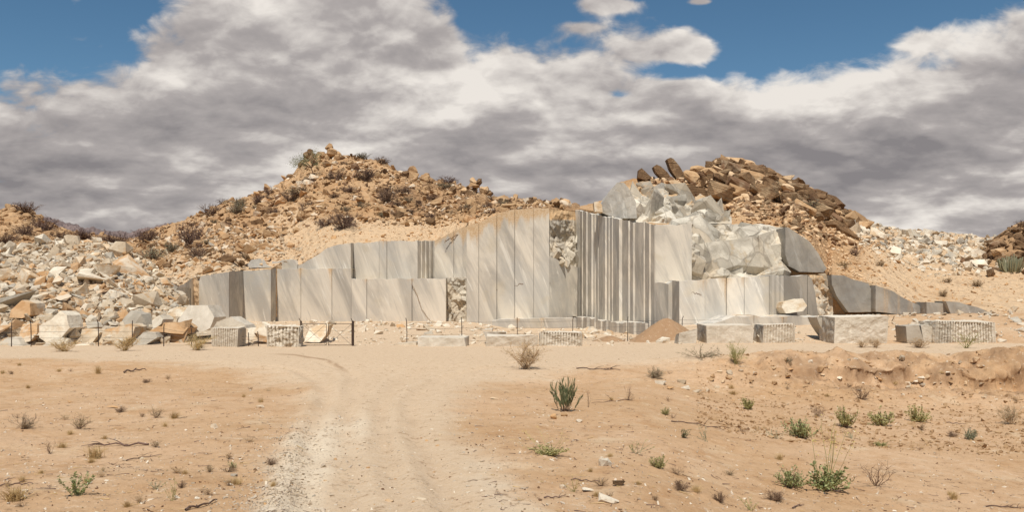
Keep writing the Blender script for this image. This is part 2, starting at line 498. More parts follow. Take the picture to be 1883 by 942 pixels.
M = {}
M['soil'] = mk_soil()
M['hill'] = mk_hill()
M['marble'] = mk_marble()
M['broken'] = mk_broken_marble()
M['block'] = mk_block()
M['white_rock'] = mk_rock('white_marble_rock', (0.65, 0.54, 0.40), (0.78, 0.685, 0.53), (0.58, 0.41, 0.24))
M['grey_rock'] = mk_rock('grey_marble_rock', (0.41, 0.355, 0.275), (0.53, 0.465, 0.365), (0.52, 0.39, 0.24))
M['tan_rock'] = mk_rock('tan_marble_rock', (0.50, 0.385, 0.255), (0.63, 0.51, 0.36), (0.52, 0.30, 0.135), amount=.6)
M['orange_rock'] = mk_rock('rust_stained_rock', (0.47, 0.27, 0.125), (0.58, 0.38, 0.21), (0.60, 0.50, 0.37))
M['brown_rock'] = mk_rock('brown_weathered_rock', (0.24, 0.138, 0.07), (0.39, 0.235, 0.12), (0.44, 0.30, 0.17), strata=True)
M['ochre_rock'] = mk_rock('ochre_weathered_rock', (0.42, 0.25, 0.125), (0.55, 0.36, 0.19), (0.60, 0.43, 0.26))
M['dark_rock'] = mk_rock('dark_weathered_rock', (0.165, 0.09, 0.048), (0.25, 0.145, 0.078), (0.36, 0.26, 0.16))
M['gravel'] = mk_rock('gravel_stone', (0.46, 0.35, 0.235), (0.64, 0.53, 0.40), (0.36, 0.25, 0.16))
M['rust'] = mk_plain('rusty_steel', (0.06, 0.04, 0.03), (0.115, 0.075, 0.05), 8, 0.8)
M['wire'] = mk_plain('fence_wire', (0.16, 0.13, 0.10), (0.24, 0.20, 0.16), 8, 0.7)
M['leaf_green'] = mk_plain('green_leaf', (0.20, 0.22, 0.08), (0.33, 0.34, 0.15), 14)
M['leaf_dark'] = mk_plain('dark_green_leaf', (0.15, 0.165, 0.08), (0.26, 0.265, 0.14), 14)
M['leaf_olive'] = mk_plain('olive_leaf', (0.27, 0.25, 0.09), (0.42, 0.375, 0.16), 14)
M['leaf_grey'] = mk_plain('grey_green_leaf', (0.24, 0.235, 0.14), (0.37, 0.35, 0.22), 14)
M['leaf_yellow'] = mk_plain('yellow_flower', (0.48, 0.36, 0.08), (0.58, 0.46, 0.15), 14)
M['straw'] = mk_plain('dry_straw', (0.42, 0.28, 0.12), (0.60, 0.43, 0.21), 10)
M['twig'] = mk_plain('dry_twig', (0.17, 0.105, 0.065), (0.28, 0.185, 0.12), 10)
M['twig_dark'] = mk_plain('brown_twig', (0.11, 0.07, 0.052), (0.19, 0.12, 0.09), 10)
M['twig_pale'] = mk_plain('pale_dry_twig', (0.42, 0.29, 0.17), (0.56, 0.41, 0.26), 10)
M['far'] = mk_plain('distant_scrub_hill', (0.165, 0.125, 0.115), (0.25, 0.18, 0.155), 0.05)

# ------------------------------------------------------------------ ground
def track_center(d):
    return itp(d, [(8, 760), (13, 745), (17, 725), (22, 700), (28, 695), (36, 720), (42, 745), (47, 760)])
def track_half(d):
    return itp(d, [(8, 360), (13, 290), (17, 220), (22, 175), (28, 155), (34, 165), (39, 235), (43, 330), (46, 470), (50, 900)])
ROAD0, ROAD1 = 50.0, 61.5
RUTS = ((-0.66, 0.15), (-0.36, 0.09), (0.06, 0.08), (0.40, 0.13))
def rut_px(d, off):
    return track_center(d) + off * track_half(d) + 16 * pnoise(d * 0.25, off * 9, 2.0)
def ground_masks(x, d):
    px = CX + F * x / d
    nz = fbm(x * 0.25, d * 0.25, 1.0, 3)
    w = track_half(d) * (1 + 0.25 * nz)
    dust = sstep(np.abs(px - track_center(d)) / w, 1.5, 0.3)
    road = sstep(d + 2.5 * nz, 46.5, 53) * sstep(d, 63.5, 61.0)
    dust = np.maximum(dust, road)
    dust = np.maximum(dust, 0.45 * sstep(d, 62, 66) * (0.5 + nz))
    left = np.exp(-((px - itp(d, [(8, 380), (14, 520), (20, 560), (26, 640)])) / 75.0) ** 2) * sstep(d, 30, 22)
    mid = np.exp(-((px - itp(d, [(8, 1000), (14, 960), (20, 900), (30, 800)])) / 90.0) ** 2) * sstep(d, 24, 17)
    pale = np.clip(left * 1.0 + 0.75 * mid + 0.5 * np.exp(-((px - 200) / 120.0) ** 2 - ((d - 18.5) / 1.1) ** 2), 0, 1) * (0.65 + 0.8 * fbm(x * 0.8, d * 0.8, 4.0, 3))
    curve = itp(px, [(430, 54.5), (540, 52.5), (600, 47.5), (645, 41)])
    dark = np.exp(-((d - curve) / 0.9) ** 2) * sstep(px, 440, 560) * sstep(px, 655, 625) * 0.9
    dark = dark + 0.35 * np.exp(-((d - curve - 8.0) / 0.6) ** 2) * sstep(px, 300, 440) * sstep(px, 560, 500) * 0
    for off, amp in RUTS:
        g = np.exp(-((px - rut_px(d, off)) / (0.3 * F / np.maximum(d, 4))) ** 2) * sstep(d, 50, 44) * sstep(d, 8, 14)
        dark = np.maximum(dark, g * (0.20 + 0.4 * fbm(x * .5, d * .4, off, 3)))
        pale = pale + 0.28 * np.exp(-((px - rut_px(d, off) + .62 * F / np.maximum(d, 4)) / (0.3 * F / np.maximum(d, 4))) ** 2) * sstep(d, 50, 44)
    return dust, np.clip(pale, 0, 1), dark
FLOOR = [(-400, .9), (300, 1.0), (560, 1.0), (860, 1.0), (930, .35), (1180, .25), (1240, .9), (1300, 1.45), (1500, 1.9), (1700, 2.1), (1830, 2.2), (2400, 2.4)]
def bank_line(x):
    return 45.6 + 1.3 * fbm(x * 0.16, x * 0, 2.0, 3) + 0.55 * fbm(x * 0.7, x * 0, 4.0, 3) + 0.3 * fbm(x * 3.0, x * 0, 6.0, 3)
def bank_mask(x, d):
    px = CX + F * x / np.maximum(d, .5)
    return sstep(px, 1240, 1520) * sstep(d, 40.5, 43.5) * sstep(d, 50.0, 47.0)
def bank_edge(x, d):
    """how far the crumbling lip of the bank hangs forward"""
    px = CX + F * x / np.maximum(d, .5)
    t = (d - bank_line(x)) / 0.9
    return sstep(px, 1380, 1560) * (0.55 + .35 * fbm(x * 2.2, x * 0, 1.0, 3)) * np.exp(-(t - .55) ** 2 / .18) * sstep(fbm(x * 0.3, x * 0, 8.0, 3), -0.25, 0.2)
def ground_z(x, d, detail=True):
    x, d = np.asarray(x, float), np.asarray(d, float)
    px = CX + F * x / np.maximum(d, 0.5)
    left = -0.45 * sstep(d, 49, 38)
    bank = itp(px, [(980, 0.0), (1150, 0.25), (1350, 0.75), (1560, 1.0), (1900, 1.15), (2600, 1.2)])
    nz = fbm(x * 0.35, d * 0.2, 2.0, 4)
    edge0 = 48.5 + 2.2 * nz + 1.0 * pnoise(x * 0.9, d * 0.1, 3.3)
    right = -1.6 * bank * sstep(d, edge0, edge0 - itp(px, [(1000, 9), (1450, 6.5), (1650, 4.2), (2400, 4)]))
    tmask = sstep(np.abs(px - track_center(d)) / track_half(d), 1.3, 0.6)
    z = np.where(px > 980, np.minimum(left * sstep(px, 1250, 980), 0) + right, left)
    z = z * (1 - 0.45 * tmask * sstep(d, 20, 36))
    wall = itp(px, [(800, 98), (1180, 96), (1260, 79), (2400, 79)])
    z = z + itp(px, [(1150, 0), (1300, .23), (2400, .25)]) * sstep(d, 55, 62) * sstep(d, 75, 66)
    z = z + itp(px, FLOOR) * sstep(d, 64, wall) ** 0.8 * (d > 60)
    road = sstep(d, 48, 51) * sstep(d, 64, 61)
    rough = 1 - 0.8 * np.maximum(road, tmask * 0.85)
    z = z + rough * 0.16 * fbm(x * 0.22, d * 0.22, 0.0, 3) * sstep(d, 4, 12)
    if detail:
        bk = sstep(px, 1080, 1480) * sstep(d, 50.5, 47) * sstep(d, 38, 43)
        z = z + bk * (0.42 * ridged(x * 0.33, d * 0.45, 5.0, 4) - 0.1 + 0.26 * ridged(x * 1.3, d * 1.6, 2.0, 4) + 0.10 * ridged(x * 3.1, d * 3.4, 4.0, 3))
        lip = sstep(px, 1330, 1560)
        z = z + lip * 0.45 * (sstep(d, bank_line(x) - .25, bank_line(x) + .15) * sstep(d, 50, 46.5) - 0.5 * np.exp(-((d - bank_line(x) + .7) / .5) ** 2))
        z = z + rough * (0.045 * fbm(x * 1.1, d * 1.1, 6.0, 4) + 0.03 * np.maximum(ridged(x * 2.0, d * 2.0, 9.0, 3), 0) ** 2)
        # wheel ruts that swing off the road
        for off, amp in RUTS:
            c = rut_px(d, off)
            wpx = 0.35 * F / np.maximum(d, 4)
            g = np.exp(-((px - c) / wpx) ** 2)
            amp = amp * (0.75 + 0.9 * pnoise(x * .3, d * .35, off * 5))
            lip = np.exp(-((px - c + 1.6 * wpx) / (0.7 * wpx)) ** 2)
            z = z + (-amp * g + 0.6 * amp * lip) * sstep(d, 49, 44) * sstep(d, 6, 12)
    return z
def ground_hit(px, py, dmin=9.0, dmax=66.0):
    ds = np.linspace(dmin, dmax, 1500)
    z = ground_z((px - CX) / F * ds, ds)
    y = HY - (z - H) * F / ds
    i = np.where(y >= py)[0]
    j = i[-1] if len(i) else 0
    d = ds[j]
    return np.array([(px - CX) / F * d, d, z[j]])

def build_ground():
    pxs = np.concatenate([np.linspace(-6000, -200, 30), np.linspace(-180, -40, 24), np.arange(-36, 1922, 2.4), np.linspace(1930, 2100, 26), np.linspace(2150, 8000, 30)])
    pys = np.arange(1500, 637, -1.7)
    ds = 3.3 * F / (pys - HY)
    ds = np.concatenate([ds[ds < 37], np.arange(37, 50.6, 0.11), ds[(ds > 50.6) & (ds < 61.8)], np.arange(61.9, 118, 0.9), np.geomspace(119, 9000, 26)])
    ds = np.concatenate([[0.8, 2.0, 3.5], ds])
    PX, D = np.meshgrid(pxs, ds)
    X = (PX - CX) / F * D
    Z = ground_z(X, D)
    dust, pale, dark = ground_masks(X, D)
    bm_ = bank_mask(X, D)
    dark = np.maximum(dark, bm_ * 1.1 * np.clip(0.5 + 1.6 * fbm(X * 0.7, D * 0.9, 3.0, 4), 0, 1))
    over = bank_edge(X, D)
    D = D - over
    V = np.stack([X, D, Z], -1)
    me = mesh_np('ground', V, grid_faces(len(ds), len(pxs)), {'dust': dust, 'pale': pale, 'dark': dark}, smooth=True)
    tag(obj('ground', me, M['soil']), 'pale orange desert ground with stones and shrubs', 'ground', kind='structure')
    # ground behind the camera
    bx = np.array([[-9000, 0.7, -0.3], [9000, 0.7, -0.3], [9000, -3000, -0.3], [-9000, -3000, -0.3]])
    # the gravel road, a thin graded sheet along the blocks
    ppx = np.arange(-400, 2300, 3.0)
    dd = np.linspace(ROAD0, ROAD1, 26)
    PX, D = np.meshgrid(ppx, dd)
    X = (PX - CX) / F * D
    D = D + 0.5 * fbm(X * 0.12, D * 0, 3.0, 2) * np.linspace(1, 0, 26)[:, None]
    X = (PX - CX) / F * D
    tp = np.abs(np.linspace(-1, 1, 26))[:, None]
    Z = ground_z(X, D) + 0.012 - 0.05 * sstep(tp, .72, 1.0)
    a, b, c = ground_masks(X, D)
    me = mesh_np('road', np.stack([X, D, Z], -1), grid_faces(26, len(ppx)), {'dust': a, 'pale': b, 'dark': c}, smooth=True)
    tag(obj('road', me, M['soil']), 'pale graded gravel road running past the quarry blocks', 'road', kind='structure')
    # the branch track coming towards the viewer
    dd = np.concatenate([np.geomspace(7, 49.8, 120)])
    tt = np.linspace(-0.92, 0.92, 90)
    D = np.repeat(dd[:, None], 90, 1)
    PX = track_center(D) + tt[None, :] * np.minimum(track_half(D), 420) * (1 + 0.12 * fbm(D * 0.3, tt[None, :] * 0 + np.sign(tt)[None, :] * 9, 1.0, 3))
    X = (PX - CX) / F * D
    tp = np.abs(tt)[None, :] / .92
    Z = ground_z(X, D) + 0.012 - 0.06 * sstep(tp, .8, 1.0) - 0.06 * sstep(D, 46.5, 49.8)
    a, b, c = ground_masks(X, D)
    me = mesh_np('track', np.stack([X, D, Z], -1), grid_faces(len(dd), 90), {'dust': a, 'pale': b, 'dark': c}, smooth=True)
    tag(obj('track', me, M['soil']), 'dusty vehicle track branching off the gravel road towards the viewer', 'track', kind='structure')
build_ground()

# ------------------------------------------------------------------ hills
class Layer: pass
def hill(name, S, T, px0, px1, step, label, mat, rows=100, back=14, amp=1.0, ease=1.0, masks=None, skirt=True, backslope=0.35, seed=0.0, fade=6.0):
    pxs = np.arange(px0, px1 + step, step, dtype=float)
    S, T = np.array(S, float), np.array(T, float)
    d0, y0 = np.interp(pxs, S[:, 0], S[:, 1]), np.interp(pxs, S[:, 0], S[:, 2])
    d1, y1 = np.interp(pxs, T[:, 0], T[:, 1]), np.interp(pxs, T[:, 0], T[:, 2])
    v = np.linspace(0, 1, rows)[:, None]
    d = d0 + (d1 - d0) * v
    z0, z1 = H + (HY - y0) / F * d0, H + (HY - y1) / F * d1
    z = z0 + (z1 - z0) * v ** ease
    vb = np.linspace(0, 1, back + 1)[1:, None]
    db = d1 + 45 * vb
    zb = z1 - 45 * backslope * vb - 4 * vb ** 2
    d = np.concatenate([d, db]); z = np.concatenate([z, zb])
    vv = np.concatenate([np.repeat(v, len(pxs), 1), 1 + np.repeat(vb, len(pxs), 1)])
    x = (pxs - CX) / F * d
    px2 = np.repeat(pxs[None, :], len(d), 0)
    edge = np.clip(vv * fade, 0, 1)
    nz = 0.9 * fbm(x * 0.10 + seed, d * 0.10, seed, 4) + 0.75 * ridged(x * 0.22 + seed, d * 0.30, seed, 4) * 0.7 + 0.30 * fbm(x * 1.0, d * 1.0, seed, 3)
    z = z + amp * edge * nz * np.where(vv > 0.93, 0.7, 1.0)
    at = {'pale': np.zeros_like(z), 'rocky': np.full_like(z, 0.25), 'dust': np.zeros_like(z), 'dark': np.zeros_like(z)}
    if masks is not None:
        masks(px2, vv, x, d, z, at)
    if skirt:
        x = np.concatenate([x[:1], x]); d = np.concatenate([d[:1] + 0.02, d]); z = np.concatenate([z[:1] - 6.0, z])
        at = {k: np.concatenate([a[:1], a]) for k, a in at.items()}
        vv = np.concatenate([vv[:1], vv]); px2 = np.concatenate([px2[:1], px2])
    V = np.stack([x, d, z], -1)
    me = mesh_np(name, V, grid_faces(*d.shape), at, smooth=False)
    o = tag(obj(name, me, mat), label, 'hill', kind='structure')
    L = Layer(); L.V, L.vv, L.px = V, vv, px2; L.o = o
    L.py = HY - (V[..., 2] - H) * F / V[..., 1]
    return L
def pick(L, rng, n, cond):
    idx = np.argwhere(cond(L.px, L.py, L.vv))
    k = idx[rng.integers(0, len(idx), n)]
    return L.V[k[:, 0], k[:, 1]], k
def at_pixel(L, px, py, vmax=1.02):
    """the surface point of a layer that shows nearest to a photo position"""
    c = np.argmin(np.abs(L.px[0] - px))
    col = np.where(L.vv[:, c] <= vmax)[0]
    i = col[np.argmin(np.abs(L.py[col, c] - py))]
    return L.V[i, c].copy()

def m_left(px, v, x, d, z, at):
    py = HY - (z - H) * F / d
    n1 = fbm(x * 0.13, d * 0.13, 2.0, 4)
    line = itp(px, [(250, 470), (420, 455), (560, 400), (640, 395), (700, 400), (800, 405), (900, 395), (1060, 392)])
    at['pale'][:] = np.clip(sstep(py, line - 12, line + 14) * 0.85 + n1 * 0.5, 0, 1)
    at['pale'][:] = np.maximum(at['pale'], 0.8 * np.exp(-((px - 540) / 70) ** 2 - ((py - 400) / 26) ** 2))
    at['rocky'][:] = np.clip(0.30 + 0.8 * n1 + 0.5 * sstep(px, 660, 760) * sstep(py, line, line - 10) - 0.6 * at['pale'], 0, 1)
def m_right(px, v, x, d, z, at):
    py = HY - (z - H) * F / d
    n1 = fbm(x * 0.13, d * 0.13, 5.0, 4)
    r = sstep(py, itp(px, [(1060, 320), (1250, 350), (1350, 395), (1500, 440), (1600, 440), (1700, 400)]), itp(px, [(1060, 300), (1250, 320), (1350, 360), (1500, 395), (1600, 405), (1700, 380)]))
    z -= 2.2 * sstep(px, 1130, 1160) * sstep(px, 1370, 1320) * np.exp(-((v - .32) / .22) ** 2)
    at['rocky'][:] = np.clip(0.2 + 0.7 * r + 0.5 * n1, 0, 1)
    at['pale'][:] = np.clip(0.75 * sstep(px, 1540, 1640) + 0.4 * n1 + 0.3 * (1 - r) - 0.2, 0, 1)
def m_small(px, v, x, d, z, at):
    n1 = fbm(x * 0.13, d * 0.13, 8.0, 4)
    at['rocky'][:] = np.clip(0.55 + 0.6 * n1, 0, 1)

HL = hill('hill', [(180, 120, 500), (250, 112, 500), (335, 99.6, 527), (356, 101.0, 511), (421, 98.5, 500.5), (447, 102.8, 499.5), (498, 103.0, 494), (520, 104.5, 482), (548, 104.7, 488), (600, 105, 458), (640, 105.3, 447.5),
                   (660, 106.3, 447), (770, 106.3, 443.5), (800, 109.0, 443), (806, 108.9, 440), (850, 107.9, 418), (859.5, 107.5, 416), (861, 104.2, 415), (912, 104.0, 396), (946, 104.0, 386), (1010, 104.2, 383.5), (1066, 108.8, 388)],
          [(180, 150, 450), (250, 150, 440), (290, 150, 426), (340, 150, 414), (380, 150, 394), (410, 150, 377), (460, 150, 362), (500, 150, 347), (540, 152, 322), (560, 152, 298), (600, 152, 288), (650, 152, 290),
           (690, 150, 297), (730, 146, 318), (780, 144, 332), (830, 140, 342), (880, 136, 360), (930, 132, 373), (980, 126, 382.5), (1066, 122, 389)],
          180, 1066, 2.0, 'rocky ochre hill rising behind the left half of the quarry wall', M['hill'], amp=1.35, masks=m_left, seed=3.1)
HR = hill('hill', [(1060, 112.6, 383), (1110, 107, 391), (1160, 99.5, 405), (1205, 90.5, 410), (1250, 94.0, 411), (1320, 98.0, 413), (1440, 98, 420), (1446, 87.4, 419), (1490, 87.4, 447), (1522, 87.4, 500), (1530, 83.4, 507),
                   (1600, 83.4, 521), (1640, 83.4, 537), (1700, 82, 572), (1760, 80.5, 576), (1830, 80, 583), (1900, 79, 592), (2300, 74, 600)],
          [(1060, 124, 384), (1110, 124, 372), (1135, 124, 340), (1165, 124, 330), (1240, 124, 332), (1290, 126, 322), (1330, 126, 312), (1400, 126, 320), (1450, 126, 338), (1500, 126, 358), (1560, 128, 392), (1600, 132, 412),
           (1660, 140, 426), (1720, 140, 428), (1800, 142, 437), (1850, 140, 438), (1900, 140, 436), (2300, 140, 430)],
          1060, 2300, 2.2, 'hill with brown boulders behind the right half of the quarry wall', M['hill'], amp=0.75, masks=m_right, seed=7.7)
HS = hill('hill', [(-500, 118, 470), (300, 118, 475)], [(-500, 140, 400), (-60, 140, 392), (0, 140, 392), (25, 140, 384), (50, 140, 388), (75, 142, 404), (110, 146, 420), (150, 150, 432), (300, 150, 455)],
          -500, 300, 3.0, 'small scrubby rock hill at the left behind the rubble heap', M['hill'], amp=0.9, masks=m_small, seed=11.3, skirt=False)
HE = hill('hill', [(1780, 104, 520), (2300, 104, 520)], [(1780, 124, 505), (1805, 124, 470), (1825, 124, 441), (1845, 124, 428), (1870, 124, 414), (1890, 124, 408), (2000, 124, 395), (2300, 124, 385)],
          1780, 2300, 3.0, 'dark boulder hill at the right edge', M['hill'], amp=0.9, masks=m_small, seed=15.9, skirt=False)
def far_hill(T, d0, d1, px0, px1, label, seed):
    hill('hill', [(px0, d0, 470), (px1, d0, 470)], [(p, d1, y) for p, y in T], px0, px1, 4.0, label, M['far'], rows=50, amp=5.5, seed=seed, skirt=False, back=6, backslope=0.5)
far_hill([(-300, 395), (40, 398), (90, 405), (110, 411), (150, 422), (200, 430), (240, 434), (300, 440), (400, 450)], 420, 640, -300, 420, 'dark distant scrub hill sloping down to the left saddle', 21.0)
far_hill([(120, 450), (230, 436), (262, 423), (300, 417), (340, 412), (420, 405), (600, 400)], 520, 800, 120, 600, 'distant purple brown hill glimpsed beside the main hill', 27.0)

# heap of quarry waste on the left
def m_heap(px, v, x, d, z, at):
    n1 = fbm(x * 0.3, d * 0.3, 2.0, 4)
    at['pale'][:] = np.clip(0.75 + 0.7 * n1, 0, 1)
    at['rocky'][:] = np.clip(0.05 + 0.5 * fbm(x * 0.2, d * 0.2, 7.0, 3), 0, 1)
HEAP = hill('spoil_heap', [(-600, 64, 646), (120, 64.5, 646), (250, 65, 645), (300, 66, 643), (345, 68, 640), (385, 72, 632), (450, 90, 606)],
            [(-600, 102, 450), (0, 102, 458), (60, 102, 457), (110, 102, 446), (150, 102, 448), (200, 102, 452), (245, 102, 470), (290, 97, 500), (325, 92, 545), (345, 88, 580), (390, 90, 600), (450, 100, 602)],
            -600, 440, 2.2, 'sloping bed of crushed stone under the pale rubble', M['hill'], rows=120, amp=0.7, ease=0.85, masks=m_heap, seed=31.0, skirt=False, backslope=0.5)

# ------------------------------------------------------------------ quarry walls
def poly_panel(mb_nodes, name, parent, nv=26, thick=4.0, tones=None, stain_top=0.35, mat='marble', jitter=0.03, flat_back=True, seed=0.0, rise=0.0):
    """vertical strip through plan nodes (px, depth, top row, bottom row): front, a rough top edge and a cap that runs back"""
    P = np.array(mb_nodes, float)
    xs = (P[:, 0] - CX) / F * P[:, 1]
    pts = np.stack([xs, P[:, 1]], 1)
    ztop = H + (HY - P[:, 2]) / F * P[:, 1]
    zbot = H + (HY - P[:, 3]) / F * P[:, 1] - 0.6
    X, Y, ZT, ZB, T, SEG = [], [], [], [], [], []
    for i in range(len(P) - 1):
        L = np.linalg.norm(pts[i + 1] - pts[i])
        k = max(1, int(L / 0.55))
        for t in np.linspace(0, 1, k + 1):
            X.append(pts[i][0] * (1 - t) + pts[i + 1][0] * t); Y.append(pts[i][1] * (1 - t) + pts[i + 1][1] * t)
            ZT.append(ztop[i] * (1 - t) + ztop[i + 1] * t); ZB.append(zbot[i] * (1 - t) + zbot[i + 1] * t)
            T.append(0.0 if tones is None else tones[i]); SEG.append(i)
    X, Y, ZT, ZB, T, SEG = map(np.array, (X, Y, ZT, ZB, T, SEG))
    ZT = ZT + 0.24 * fbm(X * 0.8, Y * 0.8, seed, 5)
    v = np.linspace(0, 1, nv)[:, None]
    Z = ZB + (ZT - ZB) * v
    XX, YY = np.repeat(X[None], nv, 0), np.repeat(Y[None], nv, 0)
    YY = YY + jitter * fbm(XX * 0.35, Z * 0.35, 3.0 + seed, 3) + 0.012 * (v - 1) * 0
    TT = np.repeat(T[None], nv, 0)
    hgt = (ZT - Z)
    ST = stain_top * np.exp(-hgt / 1.1) + 0.0 * TT
    if stain_top and tones is not None:
        sx = [xs[i] for i in range(len(P) - 1) if tones[i] == -1.0]
        if sx:
            dm = np.min(np.abs(X[None] - np.array(sx)[:, None]), 0)
            ST = ST + 0.55 * np.exp(-dm / .5)[None] * np.exp(-hgt / 7.0)
    # cap
    cap = [(XX[-1], YY[-1] + 0.03, ZT + 0.01), (XX[-1], YY[-1] + 0.4 * thick, ZT + 0.03 + .4 * rise), (XX[-1], YY[-1] + thick, ZT - 0.02 + rise), (XX[-1], YY[-1] + thick, ZB)]
    XX = np.concatenate([XX] + [c[0][None] for c in cap]); YY = np.concatenate([YY] + [c[1][None] for c in cap]); ZZ = np.concatenate([Z] + [c[2][None] for c in cap])
    TT = np.concatenate([TT] + [T[None] * .3 + 0.45] * 4); ST = np.concatenate([ST] + [ST[-1:]] * 4)
    keep = np.repeat((SEG[1:] == SEG[:-1])[None], XX.shape[0] - 1, 0).ravel()
    me = mesh_np(name, np.stack([XX, YY, ZZ], -1), grid_faces(*XX.shape)[keep], {'tone': TT, 'stain': ST})
    return obj(name, me, M[mat], parent)

_srng = np.random.default_rng(5)
def seamed(px0, px1, d0, d1, top, bot, seams, slot=0.055, deep=0.16, tone=0.0):
    """plan nodes of a sawn face with narrow vertical slots at the seams"""
    nodes, tones = [], []
    f = lambda p: d0 + (d1 - d0) * (p - px0) / (px1 - px0)
    ty = lambda p: itp(p, top) if isinstance(top, list) else top
    by = lambda p: itp(p, bot) if isinstance(bot, list) else bot
    cur = tone + _srng.uniform(-.2, .2)
    jog = 0.0
    allp = sorted(set([px0, px1] + list(seams) + ([q[0] for q in top if px0 < q[0] < px1] if isinstance(top, list) else [])))
    for p in allp:
        d = f(p)
        if p in seams:
            w = slot * _srng.uniform(.3, 1.5) * F / d
            nodes += [(p, d + jog, ty(p), by(p)), (p + 0.05, d + deep, ty(p), by(p)), (p + w, d + deep, ty(p), by(p))]
            tones += [-1.0, -0.5, -0.2]
            jog = _srng.uniform(-0.16, 0.14)
            cur = tone + _srng.uniform(-.28, .25)
            nodes.append((p + w + 0.05, d + jog, ty(p), by(p))); tones.append(cur)
        else:
            nodes.append((p, d + jog, ty(p), by(p))); tones.append(cur)
    return nodes, tones
def fluted(px0, d0, px1, d1, t0, t1, b0, b1, n, front=0.3, shade_tone=-0.3, lit_tone=0.45, var=0.0, rng=None):
    """stepped plan: long raking returns toned as shaded, short fronts between toned as lit"""
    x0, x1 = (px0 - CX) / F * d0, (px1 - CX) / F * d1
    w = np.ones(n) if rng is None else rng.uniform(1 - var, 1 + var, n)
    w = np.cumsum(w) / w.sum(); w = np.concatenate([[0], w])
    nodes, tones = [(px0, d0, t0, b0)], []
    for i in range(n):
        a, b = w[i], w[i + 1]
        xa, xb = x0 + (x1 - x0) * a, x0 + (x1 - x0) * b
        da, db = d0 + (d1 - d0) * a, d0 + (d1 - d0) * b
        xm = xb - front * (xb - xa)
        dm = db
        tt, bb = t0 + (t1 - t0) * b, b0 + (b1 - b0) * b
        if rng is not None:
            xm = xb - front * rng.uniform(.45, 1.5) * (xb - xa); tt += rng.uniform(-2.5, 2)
        nodes.append((CX + F * xm / dm, dm, tt, bb)); tones.append(shade_tone + (0 if rng is None else rng.uniform(-.25, .25)))  # shade painted into the returns, sunlight into the fronts
        nodes.append((CX + F * xb / db, db, tt, bb)); tones.append(lit_tone)
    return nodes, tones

def facets(nx, nz, ncell, seed, amp, tilt):
    """angular relief on the unit square: piecewise planar over a jittered triangle net, two sizes"""
    r = np.random.default_rng(seed)
    gx, gz = np.meshgrid(np.linspace(0, 1, nx), np.linspace(0, 1, nz))
    tot = np.zeros_like(gx)
    asp = nx / nz
    for lv, a_ in ((1, amp), (2.4, amp * .40), (6.0, amp * .10)):
        mx = max(2, int(math.sqrt(ncell * asp) * lv)); mz = max(2, int(math.sqrt(ncell / asp) * lv))
        hts = r.uniform(-1, 1, (mz + 3, mx + 3)) * a_
        u = gx * mx + 0.10 * fbm(gx * mx * .8, gz * mz * .8, seed + lv, 2) + 0.9 * gz * mz * r.uniform(-.6, .6)
        v = gz * mz + 0.10 * fbm(gx * mx * .8 + 9, gz * mz * .8, seed + lv + 3, 2) + 0.5 * gx * r.uniform(-1, 1)
        u = np.clip(u, 0, mx + 1.99) if u.min() >= 0 else np.clip(u - u.min(), 0, mx + 1.99); v = np.clip(v - min(v.min(), 0), 0, mz + 1.99)
        i, j = u.astype(int), v.astype(int); fu, fv = u - i, v - j
        flip = ((i * 7 + j * 13) % 2).astype(bool)
        h00, h10, h01, h11 = hts[j, i], hts[j, i + 1], hts[j + 1, i], hts[j + 1, i + 1]
        t1 = np.where(fu + fv < 1, h00 + (h10 - h00) * fu + (h01 - h00) * fv, h11 + (h01 - h11) * (1 - fu) + (h10 - h11) * (1 - fv))
        t2 = np.where(fu > fv, h00 + (h10 - h00) * fu + (h11 - h10) * fv, h00 + (h11 - h01) * fu + (h01 - h00) * fv)
        tot += np.where(flip, t1, t2)
    return tot, gx, gz
def hull(seed, n=18, p=3.0, scale=(1, 1, 1)):
    r = np.random.default_rng(seed)
    q = r.normal(size=(n, 3))
    q /= (np.abs(q) ** p).sum(1)[:, None] ** (1 / p)
    q *= r.uniform(0.78, 1.0, (n, 1))
    q *= np.array(scale)
    bm = bmesh.new()
    for c in q: bm.verts.new(c)
    bmesh.ops.convex_hull(bm, input=list(bm.verts))
    loose = [v for v in bm.verts if not v.link_faces]
    if loose: bmesh.ops.delete(bm, geom=loose, context='VERTS')
    bmesh.ops.triangulate(bm, faces=bm.faces)
    bm.verts.index_update()
    V = np.array([v.co[:] for v in bm.verts]); Fc = np.array([[v.index for v in f.verts] for f in bm.faces])
    bm.free()
    return V, Fc
def rough_hull(VF, seed, cuts=2, amp=0.05):
    """finer version of a hull for the larger boulders: split faces, chip the surface"""
    bm = bmesh.new()
    vs = [bm.verts.new(v) for v in VF[0]]
    for f in VF[1]: bm.faces.new([vs[i] for i in f])
    for _ in range(cuts):
        bmesh.ops.subdivide_edges(bm, edges=list(bm.edges), cuts=1, use_grid_fill=True)
        bmesh.ops.triangulate(bm, faces=bm.faces)
    for v in bm.verts:
        c = v.co
        v.co *= 1 + amp * float(fbm(c.x * 2 + seed, c.y * 2, c.z * 2, 3)) * 1.6
    bm.verts.index_update()
    V = np.array([v.co[:] for v in bm.verts]); Fc = np.array([[v.index for v in f.verts] for f in bm.faces])
    bm.free()
    return V, Fc
EMB = [rough_hull(hull(500 + i, 10 + i % 3 * 2, 6.0, sc_), i, 2, .02) for i, sc_ in enumerate([(1, .8, .6), (1, .7, .5), (1, .9, .8), (1, .6, .45), (1, 1, .6), (1, .8, .35)])]
